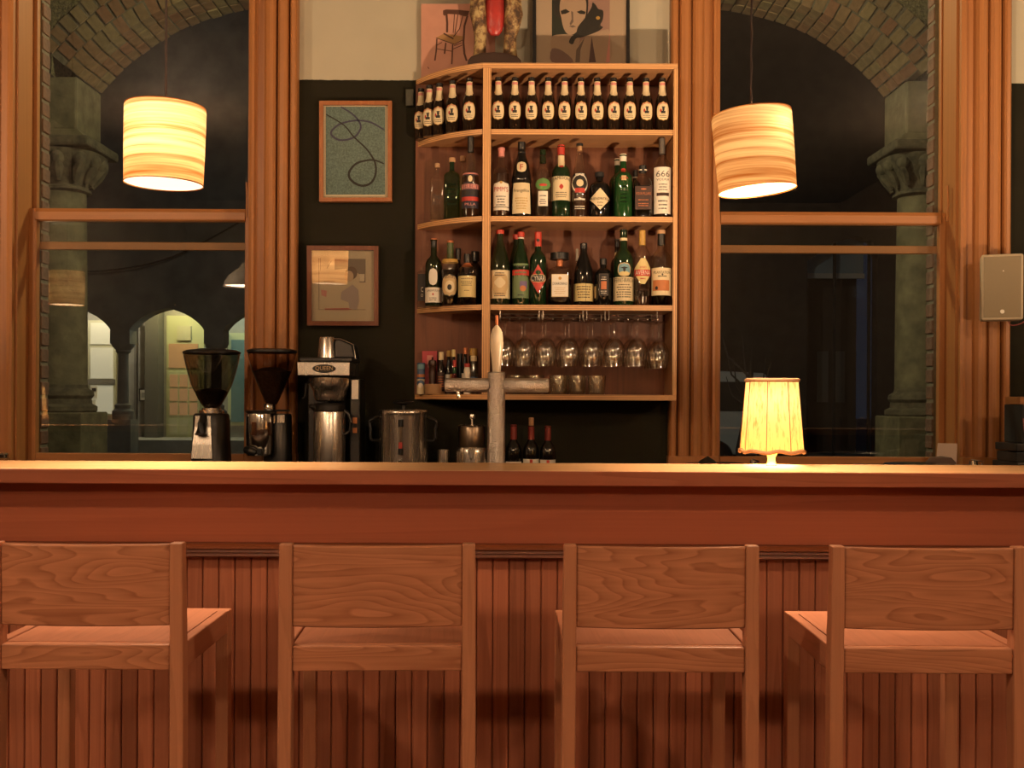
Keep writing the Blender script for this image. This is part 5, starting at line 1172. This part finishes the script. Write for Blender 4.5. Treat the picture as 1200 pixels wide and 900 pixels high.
# ================================================================== TURNTABLES AND BITS BEHIND THE BAR
def turntable(px, label, w):
    d = 4.72; x = W(px, 541, d)[0]; g = thing('turntable', label, 'turntable', (x, d, CT), 'turntables on the back counter'); zt = W(px, 543.5, d)[2] - CT
    for sx_ in (-1, 1):
        for sy_ in (-1, 1): MB().lathe([(0, 0), (.02, 0), (.022, .01), (.018, .02), (0, .02)], 16, c=(sx_ * (w / 2 - .04), sy_ * .13, 0)).build('foot', BLACK, g)
    MB().box(-w / 2, w / 2, -.17, .17, .02, zt - .012).build('plinth', plain('dark_plinth', (.03, .02, .016), .3), g, bevel=.004)
    MB().lathe([(0, zt - .0118), (.148, zt - .0118), (.15, zt - .008), (.15, zt - .002), (.146, zt), (0, zt)], 40, c=(-.05, 0, 0)).build('platter', plain('dark_platter', (.05, .04, .035), .25, metal=.6), g)
    ta = MB(); ta.lathe([(0, zt - .0118), (.02, zt - .0118), (.018, zt + .008), (.008, zt + .012), (0, zt + .012)], 16, c=(w / 2 - .055, .10, 0)); ta.tube([(w / 2 - .055, .12, zt + .012), (w / 2 - .06, -.02, zt + .012), (w / 2 - .10, -.09, zt + .006)], .004, 8); ta.build('tonearm', CHROME, g)
    return g
turntable(856, 'dark turntable behind the table lamp on the back counter', .36)
turntable(1090, 'dark turntable with a paper card behind it near the casing', .58)
d = 4.965; q = [(1101, 519.5), (1124, 520), (1120, 560), (1095, 560)]
g = thing('paper_card', 'pale paper card leaning upright behind the turntable', 'card', (W(1108, 560, d)[0], d, CT)); o = g.location
v = [W(*p, d) for p in q]; v = [(x, y + (.02 if i < 2 else 0), z if i < 2 else CT + .001) for i, (x, y, z) in enumerate(v)]; v2 = [(x, y + .002, z) for x, y, z in v]
MB().add(v + v2, [(3, 2, 1, 0), (4, 5, 6, 7)] + [(k, (k + 1) % 4, (k + 1) % 4 + 4, k + 4) for k in range(4)]).build('card_sheet', plain('pinkish_paper', (.48, .36, .28), .8), g, org=o)
g = thing('felt_record_mat', 'domed brown felt cushion in front of the paper card', 'cushion', (W(1118, 545, 4.78)[0], 4.93, CT)); zt = W(1118, 535.5, 4.85)[2] - CT
MB().lathe([(0, 0), (.07, 0), (.075, .02), (.072, zt * .8), (.05, zt * .95), (0, zt)], 28, dr=.3).build('cushion_body', plain('brown_felt', (.09, .055, .04), .9), g)
g = thing('record_puck', 'small black conical weight on the back counter beside the casing', 'weight', (W(829, 540, 4.475)[0], 4.475, CT)); zt = W(829, 534.5, 4.475)[2] - CT
MB().lathe([(0, 0), (.035, 0), (.037, zt - .025), (.03, zt - .018), (.008, zt - .004), (0, zt)], 24).build('weight_body', BLACK, g)
d = 4.72
g = thing('dj_mixer', 'black audio unit with raised block and pink cable beneath the wall speaker', 'audio unit', (W(1196, 545, d)[0], d, CT)); H = lambda py: W(1196, py, d)[2] - CT; k = d / F
MB().box(-19 * k, .16, -.12, .12, 0, H(540.5)).build('case', BLACK, g, bevel=.004)
MB().box(-16 * k, .14, -.09, .10, H(540.4), H(529)).build('panel', BLACK, g, bevel=.003)
MB().box(-17 * k, .15, -.10, .11, H(527.8), H(519)).build('upper_block', BLACK, g, bevel=.004)
MB().lathe([(0, 0), (.010, 0), (.009, .014), (0, .014)], 16, M=Matrix.Translation((-4 * k, -.12, H(545))) @ Matrix.Rotation(PI / 2, 4, 'X')).build('knob', STEEL, g)
MB().box(-5 * k, .15, -.05, .12, H(518.8), H(474)).build('monitor_box', BLACKM, g, bevel=.004)
MB().tube(smooth_path([(-4 * k, -.055, H(490)), (-3 * k, -.06, H(505)), (1 * k, -.06, H(518))], 5), .003, 6).build('cable', MATS['pink_cable'], g)
MB().box(-6 * k, .15, -.04, .10, H(473.7), H(465)).build('timber_lid', TRIMX, g, bevel=.002)
# ================================================================== OUTSIDE: THE ARCADE
YA, DA = 8.33, 0.49
STONE = plain('weathered_limestone', (.125, .105, .058), .85, bump=.5, bscale=25, var=.35, vscale=9)
CARVE = plain('carved_capital_stone', (.08, .066, .04), .9, bump=1.0, bscale=18, var=.5, vscale=14)
ROUGH = plain('roughcast_render', (.12, .10, .045), .95, bump=1.0, bscale=70, var=.5, vscale=45)
PAVE = plain('courtyard_paving', (.07, .065, .055), .8, bump=.3, bscale=8, var=.3, vscale=2)
struct(MB().box(-40, 40, YW + .35, 70, -.12, -.02).build('ground_outside', PAVE), 'dark courtyard paving outside the windows')
colx = [W(69.5, 465, YA + .2)[0], W(575, 465, YA + .2)[0], W(1080.5, 465, YA + .2)[0]]
sA = F / YA; zA = lambda py: CZ + (465 - py) / sA
def column(x, label):
    g = thing('arcade_column', label, 'column', (x, YA + DA / 2, -.02), 'stone arcade columns'); b = -.02
    MB().box(-.27, .27, -.27, .27, 0, zA(486) - b).build('pedestal', STONE, g, bevel=.012)
    MB().lathe([(.26, zA(486) - b), (.27, zA(484) - b), (.27, zA(479) - b), (.23, zA(476) - b), (.225, zA(470) - b), (.245, zA(466) - b), (.24, zA(461) - b), (.20, zA(457) - b), (.195, zA(453) - b)], 28).build('base', CARVE, g)
    MB().lathe([(.195, zA(455) - b), (.190, zA(340) - b), (.180, zA(222) - b)], 28).build('shaft', STONE, g)
    cap = MB().lathe([(.18, zA(223) - b), (.205, zA(221) - b), (.205, zA(218) - b), (.185, zA(216) - b), (.20, zA(207) - b), (.25, zA(196) - b), (.31, zA(183) - b), (.32, zA(177) - b), (.27, zA(175) - b)], 32, sq=2.8).build('capital', CARVE, g)
    for k in range(12):
        a = 2 * PI * (k + .5) / 12; r0 = .285
        kx = 1 / (abs(math.cos(a)) ** 2.8 + abs(math.sin(a)) ** 2.8) ** (1 / 2.8)
        lf = MB(); lf.sphere((r0 * kx * math.cos(a), r0 * kx * math.sin(a), zA(187) - b), .055, 10, 6, (1, 1, 1.1)); lf.tube([(r0 * kx * math.cos(a) * .75, r0 * kx * math.sin(a) * .75, zA(212) - b), (r0 * kx * math.cos(a) * .9, r0 * kx * math.sin(a) * .9, zA(198) - b), (r0 * kx * math.cos(a) * 1.05, r0 * kx * math.sin(a) * 1.05, zA(191) - b)], [.02, .045, .03], 8)
        lf.build('carved_leaf', CARVE, cap)
    MB().box(-.33, .33, -.33, .33, zA(175) - b, zA(163) - b).build('abacus', CARVE, g, bevel=.02)
    MB().prism([(-.29, zA(163) - b), (.29, zA(163) - b), (.235, zA(155) - b), (-.235, zA(155) - b)], -.29, .29, 'y').build('abacus_slope', STONE, g, bevel=.005)
    MB().box(-.215, .215, -DA / 2, DA / 2, zA(155) - b, zA(92) - b).build('impost_block', STONE, g, bevel=.02)
for x, l in zip(colx, ('weathered stone arcade column outside the window with the lit doorway', 'weathered stone arcade column between the two window views', 'weathered stone arcade column outside the window behind the table lamp')): column(x, l)
# brick arches: three rings, bricks one by one; the inmost ring is split in depth as its soffit shows
RISE = .72; zs = zA(92)
brick_me = {}
def arch(xa, xb, label):
    half = (xb - xa) / 2 - .215; R = (half ** 2 + RISE ** 2) / (2 * RISE); th = math.asin(half / R); cx_ = (xa + xb) / 2; cz_ = zs + RISE - R
    g = setting('brick_arch', label, (cx_, YA, zs)); n = int(2 * th * R / .092); o = g.location
    bed = []
    for i in range(49): a = -th + 2 * th * i / 48; bed.append((cx_ + (R + .012) * math.sin(a), cz_ + (R + .012) * math.cos(a)))
    for i in range(48, -1, -1): a = -th + 2 * th * i / 48; bed.append((cx_ + (R + .40) * math.sin(a), cz_ + (R + .40) * math.cos(a)))
    MB().prism(bed, YA + .012, YA + DA - .012, 'y').build('mortar_bed', MORTAR, g, org=o)
    for ring in range(3):
        rr_ = R + .065 + ring * .135; depths = ((YA + .08, .155), (YA + .245, .16), (YA + .41, .155)) if ring == 0 else ((YA + DA / 2, DA),)
        for i in range(n):
            a = -th + 2 * th * (i + .5 * (1 + .0 * ring)) / n + (th / n if ring == 1 else 0)
            for yc, dl in depths:
                key = round(dl, 3)
                if key not in brick_me:
                    ob = MB().box(-.040, .040, -dl / 2 + .004, dl / 2 - .004, -.0625, .0625).build('brick', BRICK2, g); brick_me[key] = ob.data; b = ob
                else: b = bpy.data.objects.new('brick', brick_me[key]); COL.objects.link(b); b.parent = g
                jit = random.uniform(-.006, .006)
                b.location = (cx_ + (rr_ + jit) * math.sin(a) - o[0], yc - o[1] + random.uniform(-.006, .004), cz_ + (rr_ + jit) * math.cos(a) - o[2]); b.rotation_euler = (0, a, 0)
    return cx_, cz_, R, th
def brickmat():
    m = bpy.data.materials.new('arch_brick'); nt, N, L = nodes_of(m); p = principled(m)
    oi = N.new('ShaderNodeObjectInfo'); r = N.new('ShaderNodeValToRGB'); e = r.color_ramp.elements
    e[0].color = (.20, .125, .058, 1); e[1].color = (.225, .155, .072, 1); x = e.new(.45); x.color = (.20, .090, .045, 1); x = e.new(.75); x.color = (.165, .115, .055, 1)
    L.new(oi.outputs['Random'], r.inputs[0])
    tc = N.new('ShaderNodeTexCoord'); n = N.new('ShaderNodeTexNoise'); n.inputs['Scale'].default_value = 18; n.inputs['Detail'].default_value = 5; L.new(tc.outputs['Object'], n.inputs['Vector'])
    mr = N.new('ShaderNodeMapRange'); mr.inputs[3].default_value = .6; mr.inputs[4].default_value = 1.4; L.new(n.outputs['Fac'], mr.inputs[0])
    v = N.new('ShaderNodeVectorMath'); v.operation = 'SCALE'; L.new(r.outputs[0], v.inputs[0]); L.new(mr.outputs[0], v.inputs['Scale']); L.new(v.outputs[0], p.inputs['Base Color'])
    p.inputs['Roughness'].default_value = .9; b = N.new('ShaderNodeBump'); b.inputs['Strength'].default_value = .5; b.inputs['Distance'].default_value = .01; L.new(n.outputs['Fac'], b.inputs['Height']); L.new(b.outputs[0], p.inputs['Normal'])
    return m
BRICK2 = brickmat()
span = colx[1] - colx[0]
ar = [arch(colx[0], colx[1], 'brick arch springing from the column outside the window with the lit doorway'), arch(colx[1], colx[2], 'brick arch springing from the column outside the window behind the table lamp')]
# roughcast spandrel wall above the arches
m = MB()
ztop = 6.2
for cx_, cz_, R, th in ar:
    Ro = R + .405; pts = [(cx_ + Ro * math.sin(-th + 2 * th * i / 40), cz_ + Ro * math.cos(-th + 2 * th * i / 40)) for i in range(41)]
    half = span / 2
    poly = [(cx_ - half, ztop), (cx_ - half, zs + .02)] + [q for q in pts if abs(q[0] - cx_) < half - .01] + [(cx_ + half, zs + .02), (cx_ + half, ztop)]
    m.prism(poly, YA + .015, YA + DA - .015, 'y')
m.box(-14, colx[0] - span / 2 - .0, YA + .015, YA + DA - .015, zs + .02, ztop); m.box(colx[2] + span / 2, 14, YA + .015, YA + DA - .015, zs + .02, ztop)
for xx in (colx[0] - span / 2, colx[2]): m.box(xx + .001, xx + span / 2, YA + .015, YA + DA - .015, zs + .4, ztop)
struct(m.build('wall_arcade', ROUGH), 'roughcast wall above the brick arches outside')
struct(MB().box(-14, 14, YW + .36, YA + DA, ztop, ztop + .2).build('ceiling_arcade', ROUGH), 'dark roof of the arcade walk outside')
# added lantern that brightens the arcade, kept out of view behind the wall
g = thing('added_arcade_lantern', 'added round glass fill lantern out of view in the arcade walk outside', 'lantern', (-.15, 6.6, ztop), None)
MB().tube([(0, 0, -.002), (0, 0, -1.5)], .008, 8).build('rod', BLACK, g); MB().sphere((0, 0, -1.65), .13, 20, 12).build('globe', emissive('lantern_globe', (1, .86, .55), 6), g); MB().lathe([(0, -1.48), (.06, -1.5), (.08, -1.53), (0, -1.54)], 16).build('cap', BLACK, g)
lamp_light('arcade_fill_light', (0, -.0, -1.9), POWER['loggia'], (1, .88, .55), g, .12)
g = thing('added_courtyard_flood', 'added fill floodlight out of view on the outer face of the arcade wall', 'lantern', (colx[1], YA + DA, 4.9), None)  # added unseen floodlight that lifts the far facade
MB().box(-.15, .15, -.02, .16, -.1, .1).build('housing', BLACK, g, bevel=.01); MB().box(-.13, .13, .16, .165, -.08, .08).build('lens', emissive('flood_lens', (1, .9, .75), 4), g)
lamp_light('courtyard_fill_light', (0, .17, 0), POWER['court'], (1, .9, .75), g, kind='AREA', size=.2, rot=(PI / 2, 0, 0), spread=math.radians(150))
# ================================================================== OUTSIDE: BUILDING ACROSS THE COURTYARD
YB1 = 23.0; s1 = F / YB1; fx = lambda px: (px - 600) / s1; fz = lambda py: CZ + (465 - py) / s1
YB2 = 25.4; s2 = F / YB2; gx_ = lambda px: (px - 600) / s2; gz_ = lambda py: CZ + (465 - py) / s2
FWALL = plain('far_dark_stone', (.20, .18, .15), .9, var=.25, vscale=2); FIN = plain('far_grey_wall', (.34, .31, .26), .9, var=.15, vscale=3); FCREAM = plain('far_cream_paint', (.55, .50, .33), .8)
fb = thing('arcaded_building', 'dark stone building with small pointed arches and lit doorways across the courtyard', 'building', (fx(195), YB1, -.02)); o = fb.location
pit = 110 / s1; x140 = fx(140)
def bay_arch(xl, xr, zsp, zap, n=8):
    """pointed arch outline from left springing over apex to right springing"""
    xm = (xl + xr) / 2; L1 = []
    for i in range(n + 1):
        t = i / n; L1.append((xl + (xm - xl) * (1 - math.cos(t * PI / 2) ** .9) * .55 + (xm - xl) * t * .45, zsp + (zap - zsp) * (math.sin(t * PI / 2) * .5 + t * .5)))
    return L1 + [(2 * xm - x, z) for x, z in reversed(L1[:-1])]
zsp, zap = fz(389), fz(363)
m = MB()
for k in range(-2, 3):
    xl = x140 + k * pit; xr = xl + pit; ol = bay_arch(xl + 11 / s1, xr - 11 / s1, zsp, zap)
    MB().prism([(xl, 10.3), (xl, zsp)] + ol + [(xr, zsp), (xr, 10.3)], YB1, YB1 + .45, 'y').build('arcade_bay', FWALL, fb, org=o)
for k in range(-2, 4):
    x = x140 + k * pit; c = MB(); z0 = -.02
    MB().box(x - 11.5 / s1, x + 11.5 / s1, YB1 + .0, YB1 + .45, fz(405), zsp).build('impost', FWALL, fb, org=o)
    MB().lathe([(.13, fz(416)), (.16, fz(414)), (.16, fz(412)), (.23, fz(408)), (.25, fz(405)), (0, fz(405))], 16, c=(x, YB1 + .22, 0)).build('capital', FWALL, fb, org=o)
    MB().lathe([(.12, fz(476)), (.11, fz(416))], 14, c=(x, YB1 + .22, 0)).build('shaft', FWALL, fb, org=o)
    MB().lathe([(.23, fz(494)), (.23, fz(484)), (.17, fz(481)), (.18, fz(477)), (.13, fz(475))], 14, c=(x, YB1 + .22, 0)).build('column_base', FWALL, fb, org=o)
    MB().box(x - .25, x + .25, YB1 - .02, YB1 + .47, -.02, fz(494)).build('pedestal', FWALL, fb, org=o)
MB().box(x140 - 2 * pit, x140 + 3 * pit, YB2, YB2 + .3, -.02, 9).build('rear_wall', FIN, fb, org=o)
MB().box(x140 - 2 * pit, x140 + 3 * pit, YB1 + .46, YB2 - .01, 3.9, 4.1).build('arcade_ceiling', FIN, fb, org=o)
MB().box(x140 - 2 * pit, x140 + 3 * pit, YB1 + .5, YB2 - .01, -.02, fz(519)).build('step', FIN, fb, org=o)
fd = 25.35
def far_rect(nm, a, b, c, dd, mat, y0=25.33, y1=25.395, par=None): return MB().box(gx_(a), gx_(c), y0, y1, gz_(dd), gz_(b)).build(nm, mat, par or fb, org=o)
LITW = emissive('lit_far_window', (.62, .56, .42), .22); LITD = plain('far_door_paint', (.55, .53, .30), .7); ORG = emissive('lit_far_pane', (.42, .22, .10), .18)
far_rect('tall_window', 104, 378, 137, 489, FCREAM)
wn = fb.children[-1]
for a, b, c, dd in ((107.5, 381, 134, 406), (107.5, 410, 134, 446), (107.5, 454, 134, 487)): far_rect('pane', a, b, c, dd, LITW, 25.31, 25.328)
far_rect('dark_rail', 105, 447, 136, 453, FWALL, 25.29, 25.329)
far_rect('notice', 108, 455, 116, 469, WHITE, 25.28, 25.30); far_rect('notice', 108.5, 471, 114, 478, WHITE, 25.28, 25.30); far_rect('notice_print', 110, 457, 115, 461, INK, 25.27, 25.279)
far_rect('poster_frame', 164.5, 457.5, 175.5, 472.5, INK, 25.30, 25.33); far_rect('poster', 166, 459, 174, 471, WHITE, 25.285, 25.299); far_rect('poster_print', 168, 462, 172, 468, FIN, 25.28, 25.284)
far_rect('pilaster', 160.5, 380, 163, 510, FWALL, 25.2, 25.33); far_rect('pilaster', 178, 360, 193, 515, plain('far_darker_stone', (.13, .115, .09), .9), 24.9, 25.33)  # second pilaster in a darker stone
far_rect('door_surround', 196, 372, 240, 516, LITD)
far_rect('fanlight', 199, 405, 233, 433, ORG, 25.30, 25.328)
far_rect('pediment_panel', 209, 384, 225, 401, FCREAM, 25.28, 25.328)
far_rect('door_leaf', 199, 438, 236, 514, LITD, 25.28, 25.329)
for i in range(3):
    for j in range(3):
        a = 201 + i * 11.5; b = 441 + j * 16.5; far_rect('door_pane', a, b, a + 9.3, b + 14.2, ORG, 25.26, 25.279)
for a in (201, 213, 225): far_rect('door_panel', a, 493, a + 9, 511, FCREAM, 25.262, 25.279)
far_rect('side_window', 268, 392, 296, 500, LITD); far_rect('side_pane', 272, 400, 292, 496, plain('teal_far_pane', (.14, .22, .22), .4), 25.30, 25.328); far_rect('pale_strip', 263, 392, 268, 420, FCREAM, 25.2, 25.3)  # ends with a narrow cream strip beside the side window
for px, pw, col_ in ((118, POWER['far'], (1, .90, .72)), (215, POWER['far2'], (1, .86, .42)), (282, POWER['far2'] * .5, (.75, 1, .95))):
    lg = MB().lathe([(0, 3.898), (.15, 3.895), (.16, 3.85), (.10, 3.80), (0, 3.79)], 16, c=(gx_(px), 24.4, 0)).build('ceiling_light', emissive('far_ceiling_light', col_, 3), fb, org=o)
    lamp_light('far_arcade_light', (gx_(px) - o[0], 24.4 - o[1], 3.6 - o[2]), pw, col_, fb, .12)
# hedge strip and cable
hg = tag(MB().box(fx(96), fx(300), 21.0, 21.5, -.02, W(0, 527, 21)[2] - .25).build('low_hedge', plain('hedge_green', (.03, .10, .045), .9, bump=1, bscale=20, var=.6, vscale=9), bevel=.05), 'low clipped green hedge across the courtyard in front of the lit arches', 'hedge')
tag(MB().tube(smooth_path([W(30, 312, 23.02), W(110, 318, 22.6), W(190, 305, 22.5), W(260, 272, 22.6), W(330, 230, 23.02)], 6), .02, 6).build('overhead_cable', BLACK), 'thin black overhead cable crossing the courtyard', 'cable')
# dark building seen through the other window
YR = 24.0; s3 = F / YR; hx_ = lambda px: (px - 600) / s3; hz_ = lambda py: CZ + (465 - py) / s3
rb_ = thing('dark_gabled_building', 'unlit building with a gabled arch and white eave band behind the table lamp', 'building', (hx_(985), YR, -.02)); o = rb_.location
RW = plain('dark_brown_stone', (.035, .028, .022), .9, var=.3, vscale=3)
outl = [(hx_(790), -.02), (hx_(790), 10.6), (hx_(1180), 10.6), (hx_(1180), -.02), (hx_(1052), -.02)]
hole = [(1028, 540), (1028, 300), (1022, 280), (1000, 274), (978, 282), (945.5, 304), (945.5, 540)]
MB().prism((outl[:3] + [outl[3]] + [(hx_(a), hz_(b)) for a, b in [(1028, 540)] + hole[1:]] + [(hx_(945.5), -.02)])[::-1], YR, YR + .4, 'y').build('front_wall', RW, rb_, org=o)
MB().box(hx_(930), hx_(1040), YR + 2.2, YR + 2.4, -.02, 6).build('porch_rear_wall', plain('porch_brown', (.07, .05, .038), .9), rb_, org=o)
MB().box(hx_(946), hx_(1028), YR + .9, YR + 1.0, hz_(319), hz_(313)).build('eave_band', plain('eave_white', (.5, .46, .40), .8), rb_, org=o)
MB().box(hx_(946), hx_(1028), YR + 1.0, YR + 1.1, hz_(313), hz_(270)).build('gable_panel', plain('gable_blue_grey', (.26, .33, .36), .8), rb_, org=o)
for px in (984.5, 1026): MB().box(hx_(px), hx_(px + 2.5), YR + .5, YR + .6, 0, hz_(276)).build('porch_post', RW, rb_, org=o)
for a, b in ((990, 1003), (1010, 1024)): MB().box(hx_(a), hx_(b), YR + 2.1, YR + 2.199, hz_(470), hz_(405)).build('porch_door', plain('porch_grey', (.14, .12, .10), .7), rb_, org=o)
lamp_light('gable_fill_light', (0, -1.2, 3.6), POWER['gable_fill'], (.75, .9, 1.0), rb_, .15)  # light added before the facade to lift the gable; no source is visible
MB().lathe([(0, 4.70), (.12, 4.70), (.14, 4.78), (0, 4.82)], 14, c=(0, .3, .0)).build('added_porch_lamp', BLACK, rb_)
# bare tree
tr = thing('bare_tree', 'thin bare tree in the courtyard behind the table lamp', 'tree', (W(870, 465, 15)[0], 15, -.02)); BARK = plain('bark', (.03, .022, .018), .9)
MB().tube([(0, 0, 0), (-.03, 0, .6), (.08, 0, 1.2), (.12, 0, 1.7)], [.07, .06, .05, .035], 8).build('trunk', BARK, tr)
for i in range(9):
    a = random.uniform(0, 2 * PI); l = random.uniform(.5, .95); z = random.uniform(.9, 1.65); x0 = .02 + z * .06
    MB().tube([(x0, 0, z), (x0 + l * .45 * math.cos(a), l * .3 * math.sin(a), z + l * .35), (x0 + l * .6 * math.cos(a), l * .5 * math.sin(a), z + l * .85)], [.02, .013, .005], 5).build('branch', BARK, tr)
pl = thing('parked_van', 'pale van parked in the dark courtyard behind the bare tree', 'van', (W(862, 465, 19)[0], 19, -.02)); VW = plain('van_paint', (.30, .30, .30), .4)
MB().prism([(-.8, .35), (.8, .35), (.8, 1.0), (.55, 1.15), (.35, 1.75), (-.75, 1.8), (-.8, 1.6)][::-1], -.8, .8, 'y').build('body', VW, pl, bevel=.05)
MB().box(-.5, .2, -.82, -.79, 1.1, 1.6).build('side_window', BLACK, pl)
for x in (-.5, .5): MB().lathe([(0, -.09), (.28, -.09), (.30, -.05), (.30, .05), (.28, .09), (0, .09)], 18, M=Matrix.Translation((x, -.75, .30)) @ Matrix.Rotation(PI / 2, 4, 'X')).build('wheel', BLACK, pl)
